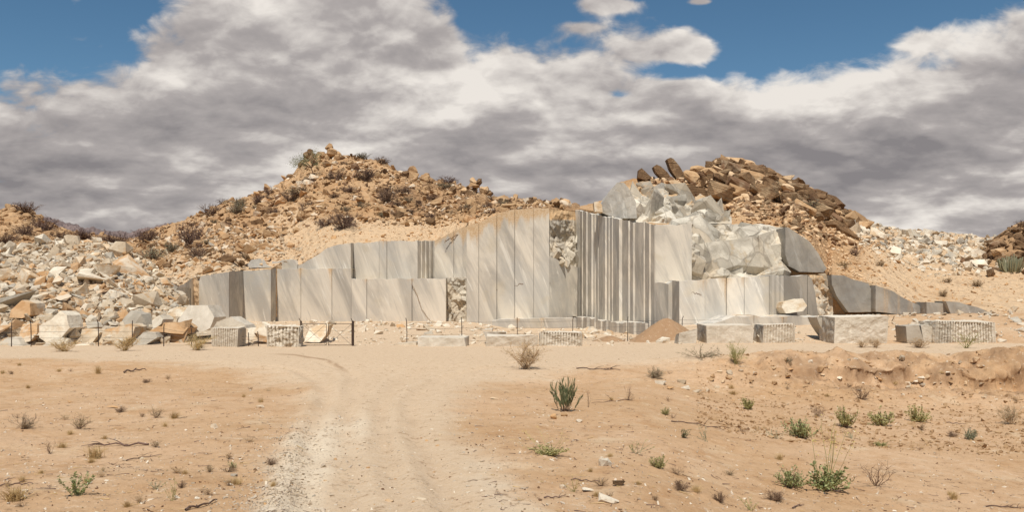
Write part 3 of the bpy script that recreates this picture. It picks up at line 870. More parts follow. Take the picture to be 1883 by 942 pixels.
def broken_face(name, parent, px0, px1, top, bot, dl, dr, lean, ncell, seed, amp=0.8, tilt=3.0, nx=110, nz=80, stain=None, tone=0.0, back=3.0, cap=True, lean_l=None, nblocks=0, bsize=1.0):
    """fractured rock face: bottom depth dl..dr, leaning back by 'lean' metres at the top"""
    f, gx, gz = facets(nx, nz, ncell, seed, amp, tilt)
    PX = px0 + (px1 - px0) * gx
    ty = itp(PX, top) if isinstance(top, list) else np.full_like(PX, top)
    by = itp(PX, bot) if isinstance(bot, list) else np.full_like(PX, bot)
    ty = ty + 2.5 * fbm(gx * 14, gx * 0, seed, 3)
    PY = by + (ty - by) * gz
    D0 = dl + (dr - dl) * gx
    D = D0 + lean * gz ** 1.1 * (1 if lean_l is None else lean_l + (1 - lean_l) * sstep(gx, 0, .3))
    V = W(PX, PY, D)
    e = np.clip(np.minimum(gx, 1 - gx) * 12, 0.15, 1) * np.clip(np.minimum(gz, 1 - gz) * 10, 0.1, 1)
    n2 = 0.03 * fbm(V[..., 0] * 2.5, V[..., 2] * 1.2, seed, 4)
    dy = (f * 1.0 + n2) * e
    V[..., 1] += dy
    V[..., 0] += 0.10 * fbm(V[..., 0] * 0.6, V[..., 2] * 0.6, seed + 4, 3) * e
    at = {'tone': np.full_like(gx, tone), 'stain': np.zeros_like(gx) if stain is None else stain(gx, gz, PX, PY)}
    if cap:
        c = V[-1:].copy(); c[..., 1] += back; c[..., 2] += 0.05
        V = np.concatenate([V, c]); at = {k: np.concatenate([a, a[-1:]]) for k, a in at.items()}
    me = mesh_np(name, V, grid_faces(V.shape[0], V.shape[1]), at)
    r = np.random.default_rng(seed + 900)
    for q in range(nblocks):
        i, j = int(r.uniform(.03, .93) * nz), int(r.uniform(.04, .96) * nx)
        sz = float(np.clip(r.lognormal(math.log(bsize), .45), .3 * bsize, 2.4 * bsize))
        hv, hf = EMB[r.integers(len(EMB))]
        R3 = np.array(Euler((r.normal(-.2, .22), R(35) + r.normal(0, .8), r.normal(0, .38))).to_matrix())
        PV = (hv * np.array([sz, sz * .42, sz * r.uniform(.9, 1.6)])) @ R3.T + V[i, j] + np.array([0, .26 * sz, 0])
        bt = {'tone': np.full(len(PV), tone + r.uniform(-1.1, .4)), 'stain': np.full(len(PV), float(at['stain'][i, j]) * .8)}
        obj('broken_block', mesh_np('broken_block', PV, hf, bt), M['broken'], parent)
    return obj(name, me, M['broken'], parent)

rngw = np.random.default_rng(11)
def thing(name, label, cat, group=None, loc=(0, 0, 0)):
    return tag(empty(name, loc), label, cat, group)

# lower left bench
wa = thing('quarry_wall', 'long lower bench of sawn grey marble behind the wire gate', 'quarry wall', 'sawn quarry walls')
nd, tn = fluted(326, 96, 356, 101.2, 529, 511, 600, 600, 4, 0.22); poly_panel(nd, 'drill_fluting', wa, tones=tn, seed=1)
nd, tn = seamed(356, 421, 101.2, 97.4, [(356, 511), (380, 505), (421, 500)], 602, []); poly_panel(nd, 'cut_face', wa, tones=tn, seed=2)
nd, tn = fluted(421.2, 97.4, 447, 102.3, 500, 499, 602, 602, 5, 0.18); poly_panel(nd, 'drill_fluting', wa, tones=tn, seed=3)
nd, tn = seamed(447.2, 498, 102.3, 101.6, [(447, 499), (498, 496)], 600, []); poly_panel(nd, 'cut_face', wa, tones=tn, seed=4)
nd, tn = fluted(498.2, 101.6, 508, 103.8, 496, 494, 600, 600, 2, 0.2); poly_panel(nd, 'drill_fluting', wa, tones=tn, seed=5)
nd, tn = seamed(508.2, 646, 103.8, 103.2, 494.5, 600, [553, 610]); poly_panel(nd, 'cut_face', wa, tones=tn, seed=6)
nd, tn = seamed(646.2, 820, 103.1, 102.6, 513, 600, [674, 757], tone=.05); poly_panel(nd, 'cut_face', wa, tones=tn, seed=7)
broken_face('broken_face', wa, 820.5, 858, 511, 600, 104.1, 104.2, 0.1, 30, 3, 0.35, 1.4, 40, 70, nblocks=10, bsize=.6, tone=.1)
poly_panel([(820, 102.6, 512, 600), (822.5, 104.6, 512, 600)], 'cut_face', wa, tones=[-.3], seed=8)
# upper left bench
wb = thing('quarry_wall', 'upper bench of sawn grey marble set back above the ledge under the left hill', 'quarry wall', 'sawn quarry walls')
nd, tn = seamed(500, 547, 104.4, 104.3, [(500, 483), (520, 478), (540, 478), (547, 487)], 497, []); poly_panel(nd, 'cut_face', wb, tones=tn, nv=6, seed=9)
nd, tn = seamed(548, 645, 104.2, 104.0, [(548, 489), (575, 474), (600, 458), (620, 450), (645, 447)], 497, []); poly_panel(nd, 'cut_face', wb, tones=tn, nv=12, seed=10)
poly_panel([(645, 104.0, 447, 516), (650, 105.9, 447, 516)], 'cut_face', wb, tones=[-.2], nv=14, seed=11)  # step return darkened in colour to stand for its shadow
nd, tn = seamed(650.2, 768, 105.7, 105.3, [(650, 447), (697, 445), (768, 443)], 516, [697, 711]); poly_panel(nd, 'cut_face', wb, tones=tn, nv=16, seed=12)
nd, tn = fluted(768.2, 105.3, 799, 108.2, 443, 443, 516, 516, 4, 0.28, -0.3, -.05); poly_panel(nd, 'drill_fluting', wb, tones=tn, nv=16, seed=13)
nd, tn = seamed(799.2, 859, 108.0, 106.3, [(799, 443), (806, 441), (850, 418), (859, 416)], 516, [834, 851], slot=0.05); poly_panel(nd, 'cut_face', wb, tones=tn, nv=18, stain_top=1.0, seed=14)
# tall central face
wc = thing('quarry_wall', 'tall central sawn marble face with orange soil staining its top', 'quarry wall', 'sawn quarry walls')
nd, tn = seamed(858.2, 1010, 102.6, 103.0, [(858, 416), (880, 410), (912, 396), (930, 389), (946, 386), (980, 384), (1010, 384)], 604, [880, 913, 946, 981], slot=0.07, tone=.15)
poly_panel(nd, 'cut_face', wc, tones=tn, nv=40, stain_top=1.6, seed=15)
broken_face('broken_face', wc, 1009.5, 1060, [(1009, 384), (1040, 387), (1060, 390)], 500, 103.4, 106.8, 0.8, 20, 8, 0.8, 2.6, 50, 70, nblocks=7, bsize=1.1,
            stain=lambda gx, gz, PX, PY: sstep(PY, 412, 400) * 1.2, tone=.15)
nd, tn = seamed(1009.7, 1062, 102.9, 106.0, [(1009, 470), (1035, 482), (1062, 492)], 602, [], tone=.35); poly_panel(nd, 'cut_face', wc, tones=tn, nv=26, thick=1.5, seed=16)
# fluted face that comes forward on the right
wd = thing('quarry_wall', 'tall fluted marble face with lit and shaded vertical ribs', 'quarry wall', 'sawn quarry walls')
poly_panel([(1058, 107.4, 386, 604), (1067, 106.6, 388, 604)], 'cut_face', wd, tones=[-0.2], nv=40, seed=17, thick=8, rise=.9)
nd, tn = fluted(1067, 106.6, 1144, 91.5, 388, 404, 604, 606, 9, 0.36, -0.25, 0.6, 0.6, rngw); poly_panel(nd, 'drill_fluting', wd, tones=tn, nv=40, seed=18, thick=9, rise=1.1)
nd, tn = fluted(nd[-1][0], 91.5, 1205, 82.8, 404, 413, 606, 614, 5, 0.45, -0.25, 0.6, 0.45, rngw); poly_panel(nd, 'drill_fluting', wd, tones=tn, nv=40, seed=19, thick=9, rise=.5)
nd, tn = seamed(1205.2, 1272, 82.9, 84.2, 413, 524, []); poly_panel(nd, 'cut_face', wd, tones=[.3] * len(nd), nv=26, seed=20)
we = thing('quarry_wall', 'fractured white and grey marble face above the lower right bench', 'quarry wall', 'broken quarry faces')
broken_face('broken_face', we, 1250, 1448, [(1250, 412), (1330, 413), (1400, 412), (1448, 421)], [(1250, 524), (1448, 516)], 84.3, 86.0, 8.5, 16, 21, 2.0, 7.0, 220, 130, lean_l=.15, nblocks=28, bsize=2.2,
            stain=lambda gx, gz, PX, PY: 0.75 * sstep(PX, 1380, 1440) * sstep(gz, .2, .0) + 0.5 * sstep(gz, .9, 1.0))
# lower right bench
wf = thing('quarry_wall', 'lower right bench of pale streaked marble with stepped left end', 'quarry wall', 'sawn quarry walls')
poly_panel([(1205, 82.6, 521, 618), (1211, 81.9, 521, 618), (1229, 80.6, 521, 618), (1236, 80.5, 517, 618), (1237, 80.3, 516, 618), (1249, 78.2, 516, 618)], 'drill_fluting', wf, tones=[.3, -.35, .35, .1, -.45], nv=20, seed=21)  # left-facing returns painted darker as shade, fronts lighter as lit
nd, tn = seamed(1249.2, 1415, 78.2, 78.8, [(1249, 517), (1330, 513), (1415, 508)], 604, [1296, 1335, 1368], slot=.045, deep=.25, tone=1.0); poly_panel(nd, 'cut_face', wf, tones=tn, nv=22, thick=8, seed=22)
nd, tn = fluted(1415.2, 78.8, 1441, 78.4, 508, 508, 604, 604, 3, .6, -.1, .3); poly_panel(nd, 'drill_fluting', wf, tones=tn, nv=20, thick=8, seed=23)
nd, tn = seamed(1441.2, 1506, 78.4, 80.4, [(1441, 508), (1485, 507), (1493, 512), (1500, 545), (1506, 590)], 602, [1484], slot=.05); poly_panel(nd, 'cut_face', wf, tones=[-1.1] * len(nd), nv=20, thick=7, seed=24)
broken_face('broken_face', wf, 1488, 1532, [(1488, 506), (1532, 508)], 596, 81.2, 82.5, 1.5, 14, 5, .5, 2.5, 50, 50, nblocks=22, bsize=.55, stain=lambda gx, gz, PX, PY: .55 + .3 * gz)
# footing bench in front of the central face
wg = thing('quarry_wall', 'low sawn step at the foot of the central face', 'quarry wall', 'sawn quarry walls')
nd, tn = seamed(905, 1060, 99.5, 99.0, [(905, 589), (920, 587), (1060, 585)], 618, [951, 1000], tone=-.1); poly_panel(nd, 'cut_face', wg, tones=tn, nv=6, thick=3.5, seed=25)
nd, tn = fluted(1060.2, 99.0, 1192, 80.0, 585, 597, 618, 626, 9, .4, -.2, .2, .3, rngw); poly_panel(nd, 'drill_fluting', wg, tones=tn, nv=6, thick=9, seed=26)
# low ledge behind the right hand blocks
wh = thing('quarry_wall', 'low marble ledge running behind the right hand road blocks', 'quarry wall', 'sawn quarry walls')
nd, tn = seamed(1300, 1505, 72.5, 72.5, [(1300, 600), (1345, 586), (1352, 583), (1505, 582)], 618, [1386, 1440], tone=-.2); poly_panel(nd, 'cut_face', wh, tones=tn, nv=5, thick=6.5, seed=27)

# ------------------------------------------------------------------ slabs: outlines given as (photo col, row) at a depth, with thickness
def prism(name, poly, d, thick, mat, parent=None, lean=0.0, skew=0.0, tone=0.0, turn=0.0, seed=0, stain=0.0):
    """a thick cut slab: outline subdivided, front face a fine triangulated sheet with slight relief; turn swings the right end back"""
    poly = np.array(poly, float)
    cxp = poly[:, 0].mean(); by = poly[:, 1].max()
    bm = bmesh.new()
    def P(px, py, k):
        dd = d + turn * (px - cxp) / max(np.ptp(poly[:, 0]), 1) + lean * (by - py) / max(np.ptp(poly[:, 1]), 1) + k * thick
        q = W(px, py, d)
        return Vector((q[0] + skew * k * thick, q[1] + dd - d, q[2]))
    fr = [bm.verts.new(P(*p, 0)) for p in poly]
    bk = [bm.verts.new(P(*p, 1)) for p in poly]
    bm.faces.new(fr)
    bm.faces.new(bk[::-1])
    n = len(poly)
    for i in range(n):
        bm.faces.new((fr[i], bk[i], bk[(i + 1) % n], fr[(i + 1) % n]))
    bmesh.ops.recalc_face_normals(bm, faces=bm.faces)
    bmesh.ops.triangulate(bm, faces=bm.faces)
    for _ in range(3):
        long = [e for e in bm.edges if e.calc_length() > 0.5]
        if not long: break
        bmesh.ops.subdivide_edges(bm, edges=long, cuts=1)
        bmesh.ops.triangulate(bm, faces=bm.faces)
    for v in bm.verts:
        c = v.co
        v.co += Vector((0.05, 0.05, 0.04)) * float(fbm(c.x * 1.2 + seed, c.y * 1.2, c.z * 1.2, 3)) * 1.2
    me = bpy.data.meshes.new(name)
    bm.to_mesh(me); bm.free()
    for k, val in (('tone', tone), ('stain', stain)):
        a = me.attributes.new(k, 'FLOAT', 'POINT'); a.data.foreach_set('value', np.full(len(me.vertices), val, np.float32))
    return obj(name, me, M[mat] if isinstance(mat, str) else mat, parent)

tag(prism('marble_slab', [(1443, 418), (1449, 419), (1490, 445), (1506, 466), (1522, 494), (1516, 501), (1470, 500), (1450, 490), (1443, 470)], 86.6, 3.0, 'marble', tone=-1.15, turn=.5, seed=1, stain=.12),
    'dark grey triangular sawn marble slab below the boulder slope', 'marble slab')
tag(prism('marble_slab', [(1528, 506), (1552, 507), (1568, 514), (1598, 522), (1606, 540), (1607, 574), (1560, 575), (1538, 545), (1529, 525)], 82.4, 3.0, 'marble', tone=-1.15, turn=.3, seed=2, stain=.42),
    'brown stained grey marble slab right of the bench corner', 'marble slab')
tag(prism('marble_slab', [(1609, 525), (1640, 535), (1660, 548), (1692, 562), (1700, 576), (1650, 578), (1609, 574)], 81.6, 3.0, 'marble', tone=-1.15, turn=.3, seed=3, stain=.5),
    'brown stained marble slab tapering down to the right', 'marble slab')
tag(prism('marble_slab', [(1703, 556), (1740, 558), (1745, 579), (1703, 580)], 80.6, 2.2, 'marble', tone=-1.15, turn=.2, seed=4, stain=.45), 'low grey stained slab at the end of the cut face', 'marble slab')
tag(prism('marble_slab', [(1738, 554), (1760, 556), (1800, 566), (1834, 580), (1750, 581)], 80.2, 2.2, 'marble', tone=-1.15, turn=.2, seed=5, stain=.4), 'low wedge slab sinking into the right slope', 'marble slab')
tag(prism('marble_slab', [(1107, 388), (1112, 368), (1122, 350), (1136, 335), (1146, 336), (1157, 352), (1166, 374), (1168, 404), (1135, 401)], 97.0, 6.0, 'marble', tone=-.1, turn=-3.0, seed=6),
    'rounded grey marble bluff on top of the fluted face', 'marble bluff')
tag(prism('marble_slab', [(1092, 372), (1100, 370), (1107, 376), (1108, 390), (1094, 389)], 97.5, 1.5, 'white_rock', seed=7), 'small white block perched on the rim of the fluted face', 'marble block')
tag(prism('marble_slab', [(455, 487), (462, 478), (478, 476), (486, 486), (500, 492), (458, 493)], 103.2, 1.5, 'marble', seed=8, tone=.1), 'small grey slab poking from soil above the left bench', 'marble slab')
tag(prism('marble_slab', [(1200, 345), (1216, 336), (1234, 340), (1246, 372), (1215, 374), (1202, 366)], 104, 3.0, 'marble', tone=-.3, seed=9, turn=1), 'grey slab set in the broken rock below the leaning boulders', 'marble slab')
wi = thing('quarry_wall', 'shattered white rock band below the brown boulder summit', 'quarry wall', 'broken quarry faces')
broken_face('broken_face', wi, 1150, 1345, [(1150, 345), (1190, 338), (1250, 352), (1290, 372), (1345, 392)], [(1150, 410), (1345, 412)], 96.5, 95.5, 10.0, 24, 33, 1.6, 6.0, 220, 80, nblocks=44, bsize=1.4,
            stain=lambda gx, gz, PX, PY: .35 + .9 * sstep(gz, .55, .95))
tag(prism('marble_block', [(1440, 566), (1443, 556), (1478, 549.5), (1484, 563), (1476, 573), (1446, 577)], 76.5, 2.2, 'white_rock', turn=-.4, lean=.4, seed=10), 'bright white block lying tilted on the lower right bench', 'marble block')

# ------------------------------------------------------------------ dressed blocks along the road
def block(px0, px1, y0, y1, d, depth, label, grooves=0, gamp=0.05, rough=0.03, tone=0.0, side_shade=0.0, left_part=None, corners=None, seed=0, name='marble_block', group='quarried blocks along the road', mat='block', turn=0.0):
    """box of six relief grids; grooves = number of vertical drill holes on the front"""
    A, B = W(px0, y1, d), W(px1, y0, d)
    w, h = B[0] - A[0], B[2] - A[2]
    n = 44
    nu0 = max(44, grooves * 9)
    cj = np.random.default_rng(seed).normal(0, 0.06, (2, 2, 2, 3))
    if corners:
        for k, vv in corners.items():
            cj[k] += np.array(vv)
    def warp(U, V_, T):
        o = np.zeros(U.shape + (3,))
        for a in (0, 1):
            for b in (0, 1):
                for c in (0, 1):
                    wt = (U if a else 1 - U) * (V_ if b else 1 - V_) * (T if c else 1 - T)
                    o += wt[..., None] * cj[a, b, c]
        return o
    V, Fc, tones, gr = [], [], [], []
    base = 0
    g, k = np.meshgrid(np.linspace(0, 1, n), np.linspace(0, 1, n))
    for f in range(6):
        g, k = np.meshgrid(np.linspace(0, 1, nu0 if f == 0 else n), np.linspace(0, 1, n))
        one, zero = np.ones_like(g), np.zeros_like(g)
        U, Vv, T = [(g, zero, k), (g, one, k), (zero, g, k), (one, g, k), (g, k, one), (g, k, zero)][f]
        nrm = [(0, -1, 0), (0, 1, 0), (-1, 0, 0), (1, 0, 0), (0, 0, 1), (0, 0, -1)][f]
        P = np.stack([U * w, Vv * depth, T * h], -1) + warp(U, Vv, T)
        e = np.clip(np.minimum(np.minimum(g, 1 - g), np.minimum(k, 1 - k)) * 14, 0, 1)
        disp = rough * fbm(P[..., 0] * 1.7 + seed, P[..., 1] * 1.7, P[..., 2] * 1.7, 4) * 2 * e
        gv = np.zeros_like(g)
        if grooves and f == 0:
            ph = U * grooves
            s = np.abs(((ph + 0.05 * fbm(T * 3, U * 9, seed, 2)) % 1.0) - 0.5) * 2
            hole = sstep(s, 0.55, 0.2)
            br = 0.75 + 0.6 * fbm(U * 12, T * 7, seed + 2.0, 3)
            gv = hole * np.clip(br, 0, 1)
            disp = disp - gamp * hole * e + gamp * 0.45 * fbm(U * 16, T * 9, seed + 5.0, 3) * e
        P = P + disp[..., None] * np.array(nrm, float)
        V.append(P.reshape(-1, 3))
        ff = grid_faces(*g.shape, flip=f in (1, 2, 5))
        Fc.append(ff + base); base += g.size
        tv = np.full(g.shape, tone + (side_shade if f in (2, 3) else 0.0) + (0.12 if f == 4 else 0))  # left and right faces darkened, their shade painted into the tone
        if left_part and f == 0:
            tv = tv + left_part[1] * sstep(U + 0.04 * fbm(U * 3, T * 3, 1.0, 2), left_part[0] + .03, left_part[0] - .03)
        tones.append(tv.ravel()); gr.append(gv.ravel())
    me = mesh_np(name, np.concatenate(V), np.concatenate(Fc), {'tone': np.concatenate(tones), 'groove': np.concatenate(gr), 'stain': np.zeros(base)})
    o = obj(name, me, M[mat])
    o.location = (A[0], d, A[2] - 0.03)
    o.rotation_euler = (0, 0, turn)
    return tag(o, label, 'marble block', group)

block(389, 437, 603, 645, 62.0, 2.0, 'tall drill grooved block under the pitched wedge stone', 12, .06, side_shade=-.55, seed=1)
block(492, 550, 600, 643, 62.3, 1.2, 'rough quilted block left of the wire gate', 9, .11, .14, tone=.15, side_shade=-.55, seed=2)
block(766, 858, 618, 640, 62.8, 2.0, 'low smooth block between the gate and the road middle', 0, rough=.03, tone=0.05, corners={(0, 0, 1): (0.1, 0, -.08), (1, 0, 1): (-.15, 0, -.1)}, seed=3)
block(894, 986, 618, 640, 62.8, 2.2, 'low smooth block with a thin shaded left end', 0, rough=.03, tone=.1, side_shade=-.5, seed=4)
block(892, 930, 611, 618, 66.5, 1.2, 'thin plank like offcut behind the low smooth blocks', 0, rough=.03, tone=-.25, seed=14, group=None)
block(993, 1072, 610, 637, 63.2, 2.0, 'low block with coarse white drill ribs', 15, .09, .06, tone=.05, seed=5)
block(1246, 1281, 609, 635, 63.5, 1.5, 'small grey end block beside the dirt pile', 0, tone=-.25, side_shade=-.5, corners={(0, 0, 1): (.12, 0, -.22), (0, 1, 1): (.12, 0, -.22), (1, 0, 1): (0, 0, .1)}, seed=6)
block(1300, 1384, 597, 634, 63.0, 3.2, 'smooth cream block right of the dirt pile', 0, rough=.025, tone=.12, side_shade=-.55, seed=7)
block(1404, 1461, 597, 633, 63.0, 2.6, 'block with a grid of drill holes and a plain shaded left side', 11, .07, .04, tone=.12, side_shade=-.5, seed=8)
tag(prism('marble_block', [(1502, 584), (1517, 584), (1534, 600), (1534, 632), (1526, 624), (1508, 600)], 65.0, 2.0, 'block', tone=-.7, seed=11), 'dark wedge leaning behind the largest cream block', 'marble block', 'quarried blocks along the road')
block(1535, 1633, 583, 632, 62.5, 3.2, 'largest cream block by the road with a shaded left side', 0, rough=.05, tone=.15, side_shade=-.6, seed=9)
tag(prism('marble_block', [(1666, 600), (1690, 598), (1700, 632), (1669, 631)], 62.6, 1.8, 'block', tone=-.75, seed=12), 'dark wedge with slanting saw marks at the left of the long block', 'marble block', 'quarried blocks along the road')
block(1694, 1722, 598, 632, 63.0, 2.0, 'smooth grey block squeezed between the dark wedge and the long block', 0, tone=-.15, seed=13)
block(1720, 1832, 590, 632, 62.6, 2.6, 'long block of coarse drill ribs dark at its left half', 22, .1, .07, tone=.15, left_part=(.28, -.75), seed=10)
tag(prism('marble_block', [(394, 603), (400, 592), (424, 583), (449, 598), (452, 604)], 63.6, 2.4, 'block', tone=.1, seed=15, turn=.3), 'pitched wedge stone resting on the tall grooved block', 'marble block')
tag(prism('marble_block', [(558, 629), (566, 604), (588, 597), (602, 598), (598, 616), (588, 630)], 67.0, 1.4, 'white_rock', lean=.8, seed=16), 'tilted white slab seen through the gate', 'marble block')
tag(prism('marble_block', [(322, 590), (336, 562), (372, 562), (388, 584), (384, 604), (360, 618), (330, 612)], 70.0, 3.0, 'block', lean=1.2, tone=-.05, seed=17), 'big faceted grey boulder block at the left end of the bench', 'marble block')
tag(prism('marble_block', [(360, 612), (392, 606), (394, 616), (362, 619)], 66.0, 1.4, 'white_rock', seed=18), 'flat white slab in front of the faceted block', 'marble block')
tag(prism('marble_block', [(452, 600), (470, 596), (492, 604), (494, 622), (470, 626), (453, 620)], 67.0, 1.6, 'white_rock', seed=19, lean=.8), 'white slab between the grooved block and the quilted block', 'marble block')
tag(prism('marble_block', [(467, 613), (490, 621), (491, 630), (476, 628)], 66.3, .8, 'orange_rock', seed=23), 'rusty brown offcut hanging beside the quilted block', 'rock')
tag(prism('marble_block', [(1838, 616), (1842, 606), (1850, 604), (1858, 617)], 80, 1.5, 'grey_rock', seed=20), 'small grey wedge by the last fence post', 'marble block')
tag(prism('marble_block', [(1866, 614), (1870, 602), (1884, 598), (1902, 604), (1900, 616)], 80, 1.5, 'white_rock', seed=21), 'white chunk beyond the last fence post', 'marble block')
tag(prism('marble_block', [(708, 637), (730, 632), (765, 630), (765, 637)], 64.5, 1.4, 'white_rock', seed=22), 'long low white offcut left of the first low block', 'marble block')
for k_, (pl, dd_, mt_, lb_) in enumerate([
    ([(60, 600), (84, 588), (100, 572), (116, 580), (126, 604), (112, 622), (88, 634), (66, 622)], 64.6, 'white_rock', 'very large white angular boulder at the foot of the heap'),
    ([(66, 648), (84, 628), (96, 620), (112, 626), (118, 648)], 63.6, 'white_rock', 'pointed white boulder below the very large one'),
    ([(24, 610), (40, 596), (60, 596), (66, 614), (56, 628), (34, 632)], 65.0, 'orange_rock', 'large rust orange boulder left of the white one'),
    ([(20, 570), (30, 552), (42, 558), (48, 580), (38, 586), (22, 584)], 69.0, 'orange_rock', 'upright rust streaked boulder on the left heap'),
    ([(174, 626), (180, 608), (232, 596), (244, 602), (242, 622), (212, 634), (178, 632)], 65.5, 'tan_rock', 'large smooth tan block lying below the heap centre'),
    ([(276, 610), (296, 594), (326, 596), (338, 604), (334, 615), (304, 612)], 67.0, 'orange_rock', 'big overturned slab with a rusty underside near the wall end'),
    ([(270, 590), (284, 580), (296, 588), (296, 596), (278, 608)], 67.2, 'white_rock', 'white block against the overturned rusty slab'),
    ([(120, 648), (130, 634), (160, 632), (166, 640), (160, 649)], 63.8, 'white_rock', 'low whitish boulder behind yellow grass at the heap foot'),
    ([(0, 622), (-20, 640), (-10, 648), (34, 648), (46, 640), (18, 620)], 64.0, 'grey_rock', 'broad grey boulder at the far left of the road'),
    ([(245, 634), (256, 612), (274, 612), (280, 622), (262, 638)], 65.0, 'grey_rock', 'leaning pair of grey slabs at the heap foot'),
    ([(124, 626), (126, 606), (166, 606), (180, 612), (172, 632), (140, 632)], 65.6, 'tan_rock', 'squarish tan boulder right of the very large white one'),
    ([(104, 446), (110, 440), (140, 441), (152, 446), (128, 458), (116, 456)], 100, 'white_rock', 'large white slab crowning the left heap'),
    ([(142, 472), (150, 464), (182, 480), (178, 494), (168, 494)], 94, 'tan_rock', 'long tan block sliding down the heap crest'),
    ([(88, 510), (96, 498), (110, 494), (122, 506), (118, 516), (94, 520)], 86, 'grey_rock', 'grey block with a flat dark end halfway up the heap'),
    ([(50, 470), (60, 478), (66, 500), (40, 502), (26, 480)], 94, 'white_rock', 'leaning white slab high on the left heap'),
    ([(54, 520), (62, 506), (90, 524), (96, 538), (66, 540)], 84, 'grey_rock', 'tilted grey plate on the left heap slope'),
    ]):
    d_ = dd_
    tag(prism('boulder', pl, d_, 2.2, mt_, lean=.9, turn=(.8 if k_ % 2 else -.7), seed=40 + k_), lb_, 'boulder')

# ------------------------------------------------------------------ loose rocks
ANG = [hull(100 + i, 9 + i % 4 * 2, 6.0, s) for i, s in enumerate([(1, .8, .6), (1, .7, .45), (1, .9, .8), (1, .6, .5), (1, .8, .35), (1, 1, .6), (1, .75, .7), (1, .55, .3), (1, .9, .5), (1, .65, .6)])]
RND = [hull(200 + i, 15 + i % 3 * 3, 4.0, s) for i, s in enumerate([(1, .8, .55), (1, .7, .4), (1, .85, .75), (1, .6, .38), (1, .75, .6), (1, .55, .32)])]
ANGB = [rough_hull(h, i, 2, .034) for i, h in enumerate(ANG)]
RNDB = [rough_hull(h, 50 + i, 2, .09) for i, h in enumerate(RND)]
def protos(name, hulls):
    return [mesh_np(name, V, Fc) for V, Fc in hulls]
MESH_ANG, MESH_RND = protos('rock', ANGB), protos('rock', RNDB)
CHUNK = [MESH_RND[0], MESH_RND[2], MESH_RND[4], MESH_ANG[0], MESH_ANG[2], MESH_ANG[6], MESH_RND[1]]
def rock_obj(name, me, mat, loc, rot, sc, label, cat, group):
    o = bpy.data.objects.new(name, me)
    if not me.materials: me.materials.append(None)
    COL.objects.link(o)
    o.material_slots[0].link = 'OBJECT'; o.material_slots[0].material = M[mat]
    o.location, o.rotation_euler, o.scale = loc, rot, sc
    return tag(o, label, cat, group)
def stuff_rocks(name, hulls, pts, sizes, mat, label, cat, rng, flat=0.6):
    mb = MB()
    for p, s in zip(pts, sizes):
        V, Fc = hulls[rng.integers(len(hulls))]
        m_ = np.array(Euler((rng.normal(0, .45), rng.normal(0, .45), rng.uniform(0, 6.28))).to_matrix())
        mb.add((V * s * np.array([1, rng.uniform(.7, 1), rng.uniform(flat, 1)])) @ m_.T + p + np.array([0, 0, 0.1 * s]), Fc)
    o = obj(name, mb.mesh(name), M[mat])
    return tag(o, label, cat, kind='stuff')

rng = np.random.default_rng(42)
TONEW = {'white_rock': 'white', 'grey_rock': 'grey', 'tan_rock': 'tan', 'orange_rock': 'rust stained', 'brown_rock': 'brown', 'ochre_rock': 'ochre', 'dark_rock': 'dark brown'}
def spread(L, n, cond, size_fn, mats, probs, name, cat, labelfn, group, hulls, tilt=.5, seed=0, gap=0.55, sink=.15, sc3=None):
    r = np.random.default_rng(seed)
    placed = []
    tries = 0
    pts, ks = pick(L, r, n * 30, cond)
    for p, k in zip(pts, ks):
        if len(placed) >= n: break
        px, py, v = L.px[k[0], k[1]], L.py[k[0], k[1]], L.vv[k[0], k[1]]
        s = size_fn(r, px, py, v)
        spx = s * F / p[1]
        if any((px - a) ** 2 + ((py - b) * 1.5) ** 2 < (gap * (spx + c)) ** 2 for a, b, c in placed): continue
        placed.append((px, py, spx))
        mt = r.choice(mats, p=probs)
        me = hulls[r.integers(len(hulls))] if sc3 is None else CHUNK[r.integers(len(CHUNK))]
        sc = (s, s * r.uniform(.75, 1.1), s * r.uniform(.75, 1.15)) if sc3 is None else sc3(r, s)
        rock_obj(name, me, mt, tuple(p + np.array([0, 0, (.3 - sink) * s])), (r.normal(0, tilt), r.normal(0, tilt), r.uniform(0, 6.28)) if sc3 is None else (r.normal(0, .2), R(20) + r.normal(0, .22), r.normal(0, .45)), sc,
                 labelfn(mt, s, px, py, v), cat, group)
    return placed
def zone3(v): return 'at the foot' if v < .3 else 'on the middle slope' if v < .7 else 'near the crest'
def size3(s, a, b): return 'small' if s < a else 'medium' if s < b else 'large'

# left heap: individual blocks, then small rubble
spread(HEAP, 150, lambda px, py, v: (px > -30) & (px < 345) & (v <= 1.0) & (v > .02),
       lambda r, px, py, v: float(np.clip(r.lognormal(-0.10, .5), .5, 2.4)) * (1.1 - .1 * v), ['white_rock', 'grey_rock', 'tan_rock', 'orange_rock'], [.46, .08, .34, .12],
       'rubble_rock', 'rock', lambda m, s, px, py, v: f'{size3(s, .55, .9)} {TONEW[m]} angular rock {zone3(v)} of the left rubble heap', 'rocks of the left rubble heap', MESH_ANG, tilt=.5, seed=1, gap=.5)
for mt, cnt in (('white_rock', 1500), ('grey_rock', 400), ('tan_rock', 3200), ('orange_rock', 600)):
    pts, _ = pick(HEAP, rng, cnt, lambda px, py, v: (px > -60) & (px < 380) & (v <= 1.0))
    pts = pts + rng.normal(0, .15, pts.shape) * [1, 1, .3]
    stuff_rocks('rubble', ANG, pts, np.clip(rng.lognormal(-1.4, .6, cnt), .1, .8), mt, f'small {TONEW[mt]} rubble filling the left heap', 'rubble', rng)

